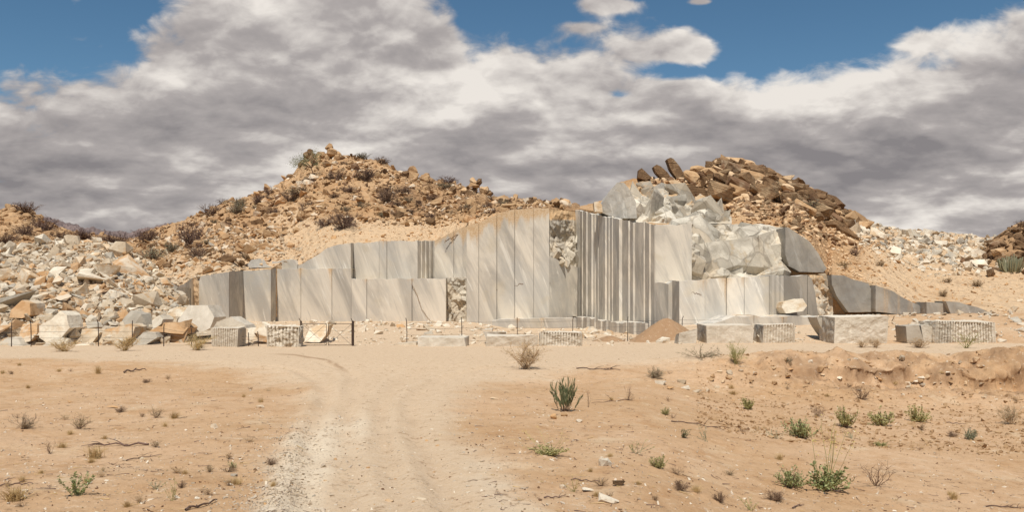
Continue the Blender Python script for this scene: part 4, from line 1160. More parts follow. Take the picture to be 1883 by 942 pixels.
# right pale rubble
condR = lambda px, py, v: (px > 1570) & (px < 1850) & (v <= 1.0) & (py < itp(px, [(1570, 436), (1640, 470), (1700, 500), (1760, 500), (1860, 492)])) & (py > itp(px, [(1570, 418), (1660, 420), (1760, 425), (1860, 455)]))
spread(HR, 80, condR, lambda r, px, py, v: float(np.clip(r.lognormal(-0.25, .4), .5, 1.8)), ['white_rock', 'grey_rock', 'tan_rock'], [.58, .27, .15],
       'rubble_rock', 'rock', lambda m, s, px, py, v: f'{size3(s, .5, .8)} {TONEW[m]} rock {"in the upper part" if py < 450 else "in the lower part"} of the right rubble spill', 'rocks of the right rubble spill', MESH_ANG, seed=2, gap=.45)
for mt, cnt in (('white_rock', 900), ('grey_rock', 350), ('tan_rock', 300)):
    pts, _ = pick(HR, rng, cnt, lambda px, py, v: (px > 1560) & (px < 1870) & (v <= 1.0) & (py < itp(px, [(1560, 440), (1640, 480), (1700, 510), (1760, 508), (1870, 498)])))
    stuff_rocks('rubble', ANG, pts, np.clip(rng.lognormal(-1.15, .5, cnt), .12, .8), mt, f'small {TONEW[mt]} rubble of the right spill', 'rubble', rng)
pts, _ = pick(HR, rng, 900, lambda px, py, v: (px > 1520) & (px < 1960) & (v <= .6))
stuff_rocks('scree', ANG, pts, np.clip(rng.lognormal(-2.0, .5, 900), .06, .4), 'tan_rock', 'loose tan stones scattered on the right slope', 'scree', rng)

# brown boulders of the right hill: hand placed ones, then the pile
def slab_at(px, py, d, size, rot, mat, label, me=None, name='boulder', grp=None):
    p = W(px, py, d)
    return rock_obj(name, me or MESH_RND[1], mat, tuple(p), rot, size, label, 'boulder', grp)
for pl_, d_, th_, mt_, lb_ in (
    ([(1227, 292), (1234, 289), (1240, 291), (1251, 305), (1263, 326), (1258, 333), (1246, 329), (1233, 311)], 122, 1.6, 'brown_rock', 'tallest leaning brown slab standing on the skyline of the right hill'),
    ([(1202, 306), (1208, 302), (1216, 305), (1229, 316), (1237, 329), (1229, 336), (1216, 327), (1206, 316)], 122, 1.5, 'brown_rock', 'second leaning brown slab left of the tallest one'),
    ([(1173, 327), (1175, 312), (1181, 308), (1187, 314), (1200, 326), (1188, 332)], 121, 1.3, 'brown_rock', 'small upright brown stone at the left end of the skyline slabs'),
    ([(1258, 341), (1272, 337), (1296, 347), (1320, 360), (1332, 372), (1338, 383), (1322, 386), (1296, 383), (1274, 371), (1262, 356)], 112, 3.0, 'brown_rock', 'huge ribbed brown slab sliding down right below the summit pile'),
    ([(1229, 332), (1242, 330), (1262, 338), (1268, 352), (1258, 358), (1244, 348)], 115, 2.2, 'ochre_rock', 'ochre slab at the upper end of the huge ribbed slab')):
    tag(prism('boulder', pl_, d_, th_, mt_, seed=d_, turn=.6, lean=.5), lb_, 'boulder')
slab_at(1326, 303, 126, (1.3, 1.1, 1.5), (0, R(20), 0), 'brown_rock', 'blunt upright boulder on the left of the summit pile', MESH_RND[2])
slab_at(1352, 304, 126, (1.4, 1.1, 1.3), (0, R(30), R(40)), 'brown_rock', 'rounded boulder in the centre of the summit pile', MESH_RND[4])
slab_at(1376, 308, 125.5, (1.4, 1.2, 1.6), (0, R(8), R(20)), 'ochre_rock', 'squarish ochre boulder at the top right of the summit pile', MESH_RND[2])
slab_at(1310, 324, 124, (2.0, 1.6, 2.0), (0, R(14), 0), 'brown_rock', 'flat plate boulder under the blunt summit boulder', MESH_RND[1])
def sc_slab(r, s): return (s * 1.45, s * r.uniform(.8, 1.1), s * r.uniform(.85, 1.25))
condS = lambda px, py, v: (px > 1268) & (px < 1600) & (v <= 1.0) & (v > .45) & (py < itp(px, [(1268, 345), (1350, 382), (1450, 396), (1540, 420), (1600, 428)]))
spread(HR, 100, condS, lambda r, px, py, v: float(np.clip(r.lognormal(0.02, .34), .5, 1.9)) * itp(px, [(1280, 1.1), (1420, 1.1), (1600, .75)]), ['brown_rock', 'ochre_rock', 'dark_rock'], [.55, .25, .20],
       'boulder', 'boulder', lambda m, s, px, py, v: f'{size3(s, .8, 1.2)} {TONEW[m]} boulder {"in the summit pile" if px < 1420 else "on the descending ridge" if px < 1520 else "at the low end of the ridge"} of the right hill', 'boulders of the right hill', MESH_RND, tilt=.3, seed=3, gap=.33, sink=-.1, sc3=sc_slab)
r_ = np.random.default_rng(8)
for k in range(44):           # second course of the summit pile
    px = r_.uniform(1285, 1440); py = itp(px, [(1285, 322), (1320, 300), (1350, 296), (1400, 308), (1440, 334)]) + r_.uniform(0, 36)
    s = r_.uniform(.8, 1.5)
    mt = r_.choice(['brown_rock', 'ochre_rock', 'dark_rock'], p=[.6, .25, .15])
    rock_obj('boulder', CHUNK[r_.integers(7)], mt, tuple(W(px, py, 121.5 + (330 - py) * .12 + r_.uniform(0, 2))), (r_.normal(0, .3), R(22) + r_.normal(0, .3), r_.normal(0, .5)), sc_slab(r_, s),
             f'{size3(s, .9, 1.2)} {TONEW[mt]} boulder stacked on the summit pile of the right hill', 'boulder', 'boulders of the right hill')
for mt, cnt in (('brown_rock', 500), ('ochre_rock', 500), ('dark_rock', 250)):
    pts, _ = pick(HR, rng, cnt, lambda px, py, v: (px > 1200) & (px < 1640) & (v <= 1.0) & (py < itp(px, [(1200, 380), (1350, 405), (1450, 420), (1540, 460), (1640, 450)])))
    stuff_rocks('scree', RND, pts, np.clip(rng.lognormal(-1.0, .5, cnt), .15, .8), mt, f'{TONEW[mt]} scree on the right hill', 'scree', rng)
slab_at(1545, 425, 108, (2.0, 1.6, 2.4), (0, R(38), 0), 'brown_rock', 'tilted brown slab low on the right ridge above the rubble', MESH_RND[3])
slab_at(1562, 435, 107, (1.8, 1.6, 2.2), (0, R(38), R(15)), 'brown_rock', 'second tilted brown slab just right of the first, low on the ridge', MESH_RND[1])
# dark boulders by the euphorbia and on the right edge hill
condE = lambda px, py, v: (px > 1750) & (px < 1960) & (v <= .75) & (py > itp(px, [(1750, 478), (1800, 470), (1960, 470)])) & (py < itp(px, [(1750, 498), (1830, 515), (1960, 515)]))
spread(HR, 22, condE, lambda r, px, py, v: r.uniform(.4, 1.1), ['brown_rock', 'dark_rock', 'ochre_rock'], [.45, .3, .25], 'boulder', 'boulder',
       lambda m, s, px, py, v: f'{size3(s, .6, .85)} {TONEW[m]} rock around the candelabra plant', 'dark rocks around the candelabra plant', MESH_RND, seed=4, gap=.3)
spread(HE, 16, lambda px, py, v: (px > 1815) & (px < 1960) & (v <= 1) & (v > .3), lambda r, px, py, v: r.uniform(.5, 1.4), ['brown_rock', 'dark_rock', 'ochre_rock'], [.45, .3, .25], 'boulder', 'boulder',
       lambda m, s, px, py, v: f'{size3(s, .7, 1.0)} {TONEW[m]} boulder on the hill at the right edge', 'boulders of the right edge hill', MESH_RND, seed=5, gap=.3)

pts, _ = pick(HE, rng, 500, lambda px, py, v: (px > 1790) & (px < 1990) & (v <= 1))
stuff_rocks('scree', RND, pts, np.clip(rng.lognormal(-.9, .5, 500), .15, .9), 'brown_rock', 'brown scree on the right edge hill', 'scree', rng)
# left hill: outcrops and scree
condL = lambda px, py, v: (px > 250) & (px < 1000) & (v <= 1.0) & (v > .12) & (py < itp(px, [(250, 470), (420, 465), (560, 392), (640, 392), (700, 412), (800, 412), (900, 392), (1000, 386)]))
spread(HL, 64, condL, lambda r, px, py, v: float(np.clip(r.lognormal(-.35, .36), .4, 1.5)), ['ochre_rock', 'brown_rock', 'orange_rock', 'dark_rock'], [.46, .26, .18, .10], 'boulder', 'boulder',
       lambda m, s, px, py, v: f'{size3(s, .6, .9)} {TONEW[m]} boulder {"on the left flank" if px < 520 else "on the upper slope" if px < 720 else "on the right shoulder"} of the left hill', 'boulders of the left hill', MESH_RND + MESH_ANG[:4], seed=6, gap=.4)
def outcrop(cx, cy, w, h, d, n, seed, where):
    r = np.random.default_rng(seed)
    for k in range(n):
        px = cx + r.uniform(-.5, .5) * w
        hh = 1 - abs(px - cx) / (.62 * w)
        py = cy + 4 - r.uniform(0, .85) ** 1.3 * h * max(hh, .25)
        s = r.uniform(.6, 1.15) * max(h, 16) * d / F * (.30 if h > 30 else .42)
        mt = r.choice(['ochre_rock', 'brown_rock'], p=[.5, .5])
        rock_obj('boulder', (MESH_RND + MESH_ANG)[r.integers(10)], mt, tuple(W(px, py, d + r.uniform(-1, 1))), (r.normal(0, .4), r.normal(0, .6), r.uniform(0, 6.28)), (s, s * r.uniform(.8, 1), s * r.uniform(1.0, 1.6)),
                 f'{TONEW[mt]} boulder in the {where} outcrop of the left hill', 'boulder', 'outcrop boulders of the left hill')
outcrop(570, 302, 44, 34, 149, 16, 1, 'left summit')
outcrop(605, 290, 46, 32, 149, 16, 2, 'pinnacle')
outcrop(642, 288, 26, 12, 150, 4, 3, 'flat summit')
outcrop(757, 328, 52, 30, 143, 12, 4, 'blocky middle')
outcrop(872, 358, 62, 38, 132, 14, 5, 'lower shoulder')
outcrop(810, 334, 18, 10, 141, 4, 6, 'tiny ridge')
outcrop(452, 484, 70, 26, 104, 9, 7, 'rusty foot')
outcrop(937, 372, 22, 10, 130, 4, 8, 'end of ridge')
pts, _ = pick(HL, rng, 10, lambda px, py, v: v < 1)
for mt, cnt in (('ochre_rock', 3400), ('brown_rock', 1000), ('orange_rock', 900), ('dark_rock', 350)):
    pts, _ = pick(HL, rng, cnt, lambda px, py, v: (px > 240) & (px < 1040) & (v <= 1.0) & (v > .03) & (py < itp(px, [(240, 500), (420, 490), (560, 420), (640, 410), (800, 420), (900, 396), (1040, 388)])))
    stuff_rocks('scree', RND + ANG[:4], pts, np.clip(rng.lognormal(-1.3, .6, cnt), .1, 1.1), mt, f'{TONEW[mt]} scree on the left hill', 'scree', rng)
# pale scree left of the bench, under the hill
spread(HL, 60, lambda px, py, v: (px > 300) & (px < 540) & (py > itp(px, [(300, 440), (420, 420), (500, 415), (540, 450)])) & (py < itp(px, [(300, 520), (420, 495), (540, 470)])) & (v <= .7),
       lambda r, px, py, v: r.uniform(.35, .95), ['white_rock', 'tan_rock', 'grey_rock', 'orange_rock'], [.22, .38, .15, .25], 'rubble_rock', 'rock',
       lambda m, s, px, py, v: f'{size3(s, .5, .75)} {TONEW[m]} rock in the scree above the left end of the bench', 'scree rocks above the left bench', MESH_ANG, seed=7, gap=.4)
pts, _ = pick(HL, rng, 1300, lambda px, py, v: (px > 280) & (px < 560) & (py > itp(px, [(280, 440), (420, 420), (500, 415), (560, 440)])) & (v <= .8))
stuff_rocks('scree', ANG, pts, np.clip(rng.lognormal(-1.5, .5, 1300), .1, .5), 'tan_rock', 'tan scree above the left end of the bench', 'scree', rng)
pts, _ = pick(HS, rng, 700, lambda px, py, v: (px > -60) & (px < 260) & (v <= 1))
stuff_rocks('scree', RND, pts, np.clip(rng.lognormal(-1.0, .5, 700), .15, .8), 'ochre_rock', 'ochre scree on the small left hill', 'scree', rng)

pts, _ = pick(HL, rng, 1500, lambda px, py, v: (px > 440) & (px < 1010) & (v <= .5) & (py > itp(px, [(440, 420), (560, 380), (640, 395), (800, 405), (1010, 388)])))
stuff_rocks('scree', ANG, pts, np.clip(rng.lognormal(-2.2, .5, 1500), .05, .4), 'tan_rock', 'small crumbs of rock on the bare soil above the wall', 'scree', rng)
pts, _ = pick(HR, rng, 1500, lambda px, py, v: (px > 1280) & (px < 1620) & (v <= .6))
stuff_rocks('scree', ANG, pts, np.clip(rng.lognormal(-1.9, .55, 1500), .06, .5), 'ochre_rock', 'small ochre scree under the brown boulders', 'scree', rng)
def floor_rocks(n, px0, px1, d0, d1, med, mat, label, seed):
    r = np.random.default_rng(seed)
    px, d = r.uniform(px0, px1, n), r.uniform(d0, d1, n)
    x = (px - CX) / F * d
    stuff_rocks('rubble', ANG, np.stack([x, d, ground_z(x, d)], 1), np.clip(r.lognormal(math.log(med), .6, n), .04, .7), mat, label, 'rubble', r)
floor_rocks(700, 440, 1260, 64, 99, .14, 'white_rock', 'white chips on the quarry floor', 1)
floor_rocks(600, 440, 1900, 63.5, 98, .13, 'tan_rock', 'tan chips on the quarry floor', 2)
floor_rocks(350, 1250, 1900, 63.5, 79, .16, 'white_rock', 'white chips on the right ledge floor', 3)
r_ = np.random.default_rng(23)
for i in range(46):
    px, d = (r_.uniform(600, 1230), r_.uniform(66, 94)) if i < 30 else (r_.uniform(1270, 1880), r_.uniform(66, 78))
    x = (px - CX) / F * d; sz = r_.uniform(.3, .8)
    rock_obj('rubble_rock', MESH_ANG[r_.integers(10)], r_.choice(['white_rock', 'tan_rock', 'grey_rock']), (x, d, float(ground_z(x, d)) + .1 * sz), (r_.normal(0, .2), r_.normal(0, .2), r_.uniform(0, 6)), (sz, sz * .9, sz * .8),
             'loose rock on the quarry floor behind the wire fence' if i < 30 else 'loose rock on the ledge behind the right hand blocks', 'rock', 'loose rocks on the quarry floor')

# terraces of split stone behind the gate
for k_, (pl, d_, lb_) in enumerate([([(640, 612), (700, 606), (860, 609), (905, 606), (905, 613), (640, 617)], 84, 'low pale split terrace behind the gate'), ([(600, 603), (690, 600), (900, 601), (900, 605), (600, 606)], 92, 'upper pale split terrace under the left bench'),
                                    ([(690, 622), (765, 620), (770, 627), (690, 629)], 74, 'short pale ledge left of the first low block')]):
    tag(prism('stone_ledge', pl, d_, 5.0, 'block', seed=60 + k_, tone=.25), lb_, 'stone ledge')
# fissures in the sawn faces
def fissure(parent, pts, d, seed, r0=.05):
    r = np.random.default_rng(seed)
    P = np.array(pts, float); t = np.linspace(0, len(P) - 1, len(P) * 7)
    px = np.interp(t, range(len(P)), P[:, 0]); py = np.interp(t, range(len(P)), P[:, 1]) + r.normal(0, .9, len(t))
    mb = MB(); mb.tube(W(px, py, d), r0, r0 * .5, 5)
    obj('fissure', mb.mesh('fissure'), M['dark_rock'], parent)
fissure(wc, [(868, 541), (905, 535), (940, 527), (962, 523)], 102.85, 1, .075); fissure(wc, [(962, 523), (1000, 522), (1012, 521)], 102.98, 2, .04)
fissure(wb, [(818, 445), (830, 438), (846, 430), (857, 421)], 106.9, 3, .06)
fissure(wa, [(756, 520), (768, 545), (776, 570), (792, 592)], 102.75, 4, .035)
fissure(wf, [(1250, 540), (1272, 538), (1290, 543)], 78.3, 5, .03); fissure(wf, [(1338, 560), (1345, 590)], 78.55, 6, .03)

# ------------------------------------------------------------------ dirt pile
def dirt_pile(cx, cy, w, h, d, label, seed):
    n, m_ = 60, 20
    th = np.linspace(0, 2 * np.pi, n + 1); rr = np.linspace(0, 1, m_)
    T, Rr = np.meshgrid(th, rr)
    c = W(cx, cy, d); wr = w * d / F / 2; hh = h * d / F
    rad = 1 + .18 * fbm(np.cos(T) * 1.5, np.sin(T) * 1.5, seed, 3)
    X = np.cos(T) * Rr * wr * rad; Y = np.sin(T) * Rr * wr * .8 * rad
    Z = hh * (1 - (Rr ** 2 + .02) ** .5 * .93) * (1 + .0 * T) + .14 * fbm(X * .9, Y * .9, seed, 4) * (1 - Rr * .7) - .15 * Rr
    me = mesh_np('dirt_pile', np.stack([X, Y, Z], -1), grid_faces(m_, n + 1), {'dust': 0 * X, 'pale': 0 * X, 'dark': 0 * X + .85}, smooth=True)
    tag(obj('dirt_pile', me, M['soil'], loc=tuple(c)), label, 'dirt pile')
dirt_pile(1226, 632, 150, 54, 70, 'tall conical brown dirt pile in front of the fluted face', 3.0)
dirt_pile(1120, 632, 100, 16, 71, 'low brown dirt mound right of the ribbed low block', 5.0)

# ------------------------------------------------------------------ fence and gate
def fence(posts, label, wires=4, d_of=None):
    e = thing('wire_fence', label, 'fence', 'wire fences along the road')
    tops = []
    for i, (px, yt, d, bend) in enumerate(posts):
        x = (px - CX) / F * d
        zt = H + (HY - yt) / F * d
        zb = float(ground_z(x, d)) - .3
        mb = MB()
        mb.tube([(x, d, zb), (x + .01, d, (zb + zt) / 2), (x + bend * .12, d, zt - .25), (x + bend * .45, d - .02, zt)], .034, .03, 6)
        obj('post', mb.mesh('post'), M['rust'], e)
        tops.append((x, d, zb + .3, zt - .3))
    for a, b in zip(tops[:-1], tops[1:]):
        for k in range(wires):
            f = .12 + .86 * k / (wires - 1)
            p0 = np.array([a[0], a[1], a[2] + (a[3] - a[2]) * f]); p1 = np.array([b[0], b[1], b[2] + (b[3] - b[2]) * f])
            t = np.linspace(0, 1, 7)[:, None]
            p = p0 + (p1 - p0) * t; p[:, 2] -= .05 * (4 * t * (1 - t))[:, 0]
            mb = MB(); mb.tube(p, .010, .010, 4)
            obj('wire', mb.mesh('wire'), M['wire'], e)
    return e
fence([(p, 585 - i * .7, 66 + i * 1.25, b) for i, (p, b) in enumerate([(748, -.15), (849, -.05), (951, .0), (1053, .1), (1154, .1), (1254, .25), (1353, .05), (1454, .05), (1555, .35), (1653, .2), (1755, .55), (1856, .3)])],
      'long rusty wire fence from the gate to the right edge behind the blocks')
fence([(-60, 588, 62.6, .1), (21, 592, 62.6, .1), (57, 590, 62.6, -.1), (181, 588, 62.8, -.2), (243, 590, 62.8, .1), (301, 596, 63, .1), (352, 604, 63, 0), (457, 612, 63.2, 0), (475, 610, 63.2, -.1)],
      'short rusty wire fence in front of the left rubble heap')
lp = W(1640, 582, 74)
mb = MB(); mb.tube([(lp[0] - .35, 74, lp[2] - 1.2), (lp[0], 74, lp[2] - .4), (lp[0] + .2, 74, lp[2])], .045, .04, 6)
tag(obj('fence_post', mb.mesh('fence_post'), M['rust']), 'loose leaning fence post behind the largest cream block', 'fence post')
def gate():
    d = 63.5
    g = thing('wire_gate', 'double wire gate of rusty pipe across the quarry entrance', 'gate')
    X = lambda p: (p - CX) / F * d
    z0 = float(ground_z(X(600), d)) - .05
    zt = H + (HY - 592) / F * d
    for p, r in ((553.5, .075), (649, .085)):
        mb = MB(); mb.tube([(X(p), d, z0 - .3), (X(p), d, zt), (X(p) + .02, d, zt + .05)], r, r, 8); mb.tube([(X(p), d, zt - .05), (X(p) - .15, d, zt + .25)], .03, .025, 5)
        obj('gate_post', mb.mesh('gate_post'), M['rust'], g)
    for a, b in ((556, 600.5), (604, 647)):
        mb = MB()
        z1, z2 = z0 + .12, zt - .15
        A, B = X(a), X(b)
        for q in ([(A, z1), (A, z2)], [(B, z1), (B, z2)], [(A, z1), (B, z1)], [(A, z2), (B, z2)]):
            mb.tube([(q[0][0], d - .06, q[0][1]), (q[1][0], d - .06, q[1][1])], .022, .022, 6)
        leaf = obj('gate_leaf', mb.mesh('gate_leaf'), M['rust'], g)
        mb = MB()
        mb.tube([(A, d - .09, z1), (B, d - .09, z2)], .012, .012, 5); mb.tube([(A, d - .11, z2), (B, d - .11, z1)], .012, .012, 5)
        obj('brace', mb.mesh('brace'), M['wire'], leaf)
        mb = MB()
        for k in range(1, 6):
            zz = z1 + (z2 - z1) * k / 6
            mb.tube([(A, d - .06, zz), (B, d - .06, zz)], .005, .005, 4)
        obj('gate_wire', mb.mesh('gate_wire'), M['wire'], leaf)
gate()

# ------------------------------------------------------------------ plants
def leaf_quads(mb, P, D, size, rng, asp=2.6):
    """small leaf faces at points P along directions D"""
    n = len(P)
    D = D / (np.linalg.norm(D, axis=1)[:, None] + 1e-9)
    R_ = rng.normal(size=(n, 3)); S = np.cross(D, R_); S /= np.linalg.norm(S, axis=1)[:, None] + 1e-9
    L = (size * rng.uniform(.6, 1.3, n))[:, None]
    a = P; b = P + D * L * .5 + S * L / asp * .5; c = P + D * L; e = P + D * L * .5 - S * L / asp * .5
    V = np.stack([a, b, c, e], 1).reshape(-1, 3)
    mb.add(V, None, np.arange(n * 4).reshape(n, 4))
def shrub_meshes(kind, seed):
    """unit shrub about 1 m high: stems mesh and foliage mesh (or None)"""
    r = np.random.default_rng(seed)
    st, fo = MB(), MB()
    fl = MB()
    def stem(base, dirv, length, r0, bendv=0.25, n=6, k=4):
        p = [np.array(base, float)]
        d = np.array(dirv, float); d /= np.linalg.norm(d)
        for i in range(n):
            d = d + r.normal(0, bendv, 3) * .5; d[2] += .06; d /= np.linalg.norm(d)
            p.append(p[-1] + d * length / n)
        p = np.array(p)
        st.tube(p, r0, r0 * .35, k)
        return p
    if kind in ('leafy', 'round', 'upright', 'needle', 'sparse', 'flower'):
        ns = {'leafy': 34, 'round': 44, 'upright': 13, 'needle': 32, 'sparse': 9, 'flower': 30}[kind]
        for i in range(ns):
            sp = {'leafy': .95, 'round': 1.15, 'upright': .25, 'needle': .38, 'sparse': .6, 'flower': .9}[kind]
            dv = np.array([r.normal(0, sp), r.normal(0, sp), 1.0])
            b = np.array([r.normal(0, .05), r.normal(0, .05), -.03]) if kind != 'needle' else np.array([r.normal(0, .16), r.normal(0, .1), -.03])
            Ls = r.uniform(.55, 1.0) * (.72 if kind in ('leafy', 'round', 'flower') else 1.0)
            p = stem(b, dv, Ls, .010)
            m_ = {'leafy': 26, 'round': 30, 'upright': 30, 'needle': 44, 'sparse': 12, 'flower': 28}[kind]
            t = r.uniform(.25 if kind != 'upright' else .1, 1.0, m_) * (len(p) - 1)
            i0 = np.minimum(t.astype(int), len(p) - 2); f = (t - i0)[:, None]
            P = p[i0] * (1 - f) + p[i0 + 1] * f
            D = (p[i0 + 1] - p[i0]) * 9 * (1.6 if kind == 'needle' else .6) + r.normal(0, .8 if kind != 'needle' else .4, (m_, 3)) + [0, 0, .3]
            leaf_quads(fo, P + r.normal(0, .012, P.shape), D, {'leafy': .08, 'round': .07, 'upright': .085, 'needle': .17, 'sparse': .07, 'flower': .08}[kind], r, 6.5 if kind == 'needle' else 2.0)
        if kind == 'flower':
            for i in range(9):
                p = stem((0, 0, 0), (r.normal(0, .55), r.normal(0, .5), 1.0), r.uniform(1.3, 1.75), .007, .15)
                m_ = 16
                P = p[r.integers(4, len(p), m_)] + r.normal(0, .05, (m_, 3))
                leaf_quads(fl, P, r.normal(0, 1, (m_, 3)), .035, r, 1.4)
    elif kind in ('twiggy', 'bare', 'sprawl', 'tallDry'):
        ns = {'twiggy': 22, 'bare': 11, 'sprawl': 46, 'tallDry': 26}[kind]
        for i in range(ns):
            sp = {'twiggy': .9, 'bare': .8, 'sprawl': 2.6, 'tallDry': .42}[kind]
            p = stem((r.normal(0, .04), r.normal(0, .04), -.02), (r.normal(0, sp) + (.8 if kind == 'sprawl' else 0), r.normal(0, sp * .7), 1.0), r.uniform(.6, 1.05) * (1.5 if kind == 'sprawl' else 1), .012, .3)
            for q in range(6):
                j = r.integers(2, len(p))
                c = stem(p[j], (p[j] - p[j - 1]) * 6 + r.normal(0, .7, 3), r.uniform(.15, .4), .007, .3, 4, 3)
                if kind in ('twiggy', 'tallDry'):
                    for z in range(2):
                        stem(c[r.integers(1, len(c))], r.normal(0, 1, 3) + [0, 0, .6], r.uniform(.08, .2), .004, .3, 3, 3)
                    m_ = 7
                    leaf_quads(fo, c[r.integers(1, len(c), m_)] + r.normal(0, .02, (m_, 3)), r.normal(0, 1, (m_, 3)) + [0, 0, .4], .035, r, 2.2)
                elif kind == 'sprawl':
                    m_ = 14
                    leaf_quads(fo, c[r.integers(1, len(c), m_)] + r.normal(0, .02, (m_, 3)), r.normal(0, 1, (m_, 3)) + [.5, 0, .4], .05, r, 3)
    elif kind == 'tuft':
        for i in range(120):
            a = r.uniform(0, 6.28); t = abs(r.normal(0, .5))
            b = np.array([r.normal(0, .10), r.normal(0, .10), -.02])
            L = r.uniform(.45, 1.0)
            tip = b + np.array([math.cos(a) * math.sin(t) * L, math.sin(a) * math.sin(t) * L, math.cos(t) * L])
            mid = (b + tip) / 2 + [0, 0, .12 * L]
            st.tube([b, mid, tip], .009, .003, 3)
    elif kind == 'bushball':
        for i in range(26):
            p = stem((r.normal(0, .06), r.normal(0, .06), -.05), (r.normal(0, .75), r.normal(0, .75), .8), r.uniform(.7, 1.05), .022, .3)
            for q in range(9):
                j = r.integers(2, len(p))
                c = stem(p[j], (p[j] - p[j - 1]) * 5 + r.normal(0, .8, 3), r.uniform(.18, .42), .012, .3, 3, 3)
                m_ = 7
                leaf_quads(fo, c[r.integers(1, len(c), m_)] + r.normal(0, .04, (m_, 3)), r.normal(0, 1, (m_, 3)), .07, r, 3.2)
    return (st.mesh('stems') if st.n else None, fo.mesh('foliage') if fo.n else None, fl.mesh('blossoms') if fl.n else None)
_cache = {}
def shrub(kind, seed, loc, h, wfac, stem_mat, leaf_mat, name, label, cat, group=None, flower_mat=None):
    key = (kind, seed)
    if key not in _cache: _cache[key] = shrub_meshes(kind, seed)
    e = tag(empty(name, tuple(loc)), label, cat, group)
    e.rotation_euler = (0, 0, (seed * 1.7 + loc[0]) % 6.28 if kind != 'sprawl' else 0)
    e.scale = (h * wfac, h * wfac, h)
    for nm, me, mt in zip(('stems' if kind != 'tuft' else 'blades', 'foliage', 'blossoms'), _cache[key], (stem_mat, leaf_mat, flower_mat or leaf_mat)):
        if me is None: continue
        o = bpy.data.objects.new(nm, me)
        if not me.materials: me.materials.append(None)
        COL.objects.link(o); o.material_slots[0].link = 'OBJECT'; o.material_slots[0].material = M[mt]
        o.parent = e
    return e
def fg(px, py, hpx, wpx, kind, seed, sm, lm, name, label, cat='shrub', group=None, fm=None):
    p = ground_hit(px, py)
    h = hpx * p[1] / F
    base_w = {'leafy': 1.25, 'round': 1.35, 'upright': .5, 'needle': .85, 'sparse': .8, 'flower': .85, 'twiggy': 1.2, 'bare': 1.1, 'sprawl': 2.9, 'tallDry': .85, 'tuft': .8, 'bushball': 1.3}[kind]
    hs = {'leafy': 1.5, 'round': 1.7, 'flower': 1.05, 'sprawl': 2.2, 'bushball': 1.25}.get(kind, 1.15)
    wf = (wpx / hpx) / base_w
    return shrub(kind, seed, p, h * hs, wf / hs * {'flower': 1.15}.get(kind, 1.25), sm, lm, name, label, cat, group, fm)
fg(1040, 757, 56, 27, 'needle', 1, 'twig', 'leaf_dark', 'shrub', 'tall dark green needle leaved shrub beside two round stones', 'shrub')
fg(967, 679, 42, 50, 'tallDry', 2, 'twig_pale', 'straw', 'dry_shrub', 'tall pale dry shrub at the road edge in the middle')
fg(1290, 660, 15, 72, 'sprawl', 3, 'twig', 'leaf_grey', 'cut_branch_pile', 'sprawling grey green cut branch lying on the road edge', 'brushwood').scale.z *= 0.5
fg(1353, 669, 32, 22, 'tallDry', 4, 'leaf_olive', 'leaf_olive', 'shrub', 'upright yellow green shrub right of the sprawling branch')
fg(1376, 753, 27, 30, 'leafy', 5, 'leaf_olive', 'leaf_olive', 'shrub', 'yellow green shrub on the slope below the upright one')
fg(1475, 806, 42, 58, 'leafy', 6, 'twig', 'leaf_green', 'shrub', 'green leafy shrub left of the row of three olive shrubs')
fg(1554, 786, 42, 46, 'leafy', 7, 'twig', 'leaf_olive', 'shrub', 'dense olive shrub leftmost of the three below the bank')
fg(1617, 783, 34, 54, 'leafy', 8, 'twig', 'leaf_olive', 'shrub', 'broad olive shrub in the middle of the three below the bank')
fg(1688, 776, 34, 46, 'leafy', 9, 'straw', 'leaf_olive', 'shrub', 'loose yellow olive shrub rightmost of the three below the bank')
fg(1456, 897, 36, 62, 'round', 10, 'twig', 'leaf_green', 'shrub', 'low round green shrub left of the flowering shrub')
fg(1518, 902, 74, 70, 'flower', 11, 'leaf_olive', 'leaf_green', 'shrub', 'green shrub with tall yellow flower stalks in the right foreground', fm='leaf_yellow')
fg(1612, 894, 46, 54, 'bare', 12, 'twig', 'twig', 'dry_shrub', 'bare brown twiggy shrub right of the flowering shrub')
fg(1012, 839, 30, 52, 'flower', 13, 'leaf_olive', 'leaf_olive', 'shrub', 'low olive shrub with thin stalks near the track', fm='leaf_yellow')
fg(1168, 834, 30, 32, 'sparse', 14, 'leaf_grey', 'leaf_olive', 'shrub', 'sparse upright shrub right of the low olive one')
fg(1210, 861, 24, 36, 'round', 15, 'twig', 'leaf_olive', 'shrub', 'small rounded olive shrub in the right foreground')
fg(1245, 873, 13, 20, 'twiggy', 16, 'twig', 'straw', 'dry_shrub', 'tiny dry shrub beside the small rounded olive one')
fg(1299, 813, 32, 20, 'sparse', 17, 'leaf_grey', 'leaf_grey', 'shrub', 'thin grey green sprig standing alone')
fg(1258, 806, 16, 14, 'upright', 18, 'twig', 'leaf_dark', 'shrub', 'tiny dark green sprig left of the grey green one')
fg(1785, 809, 20, 30, 'round', 19, 'leaf_grey', 'leaf_grey', 'shrub', 'small pale grey green cushion shrub at the right')
fg(1860, 781, 30, 26, 'tallDry', 20, 'twig_pale', 'leaf_grey', 'dry_shrub', 'greyish dry shrub at the right edge')
fg(1427, 806, 20, 26, 'sparse', 21, 'leaf_grey', 'leaf_grey', 'shrub', 'small sparse shrub touching the left of the green leafy one')
fg(1565, 807, 16, 22, 'sparse', 22, 'leaf_grey', 'leaf_grey', 'shrub', 'small pale sprig under the dense olive shrub')
fg(1776, 641, 30, 42, 'bare', 23, 'leaf_olive', 'leaf_olive', 'dry_shrub', 'olive twigs leaning before the long ribbed block')
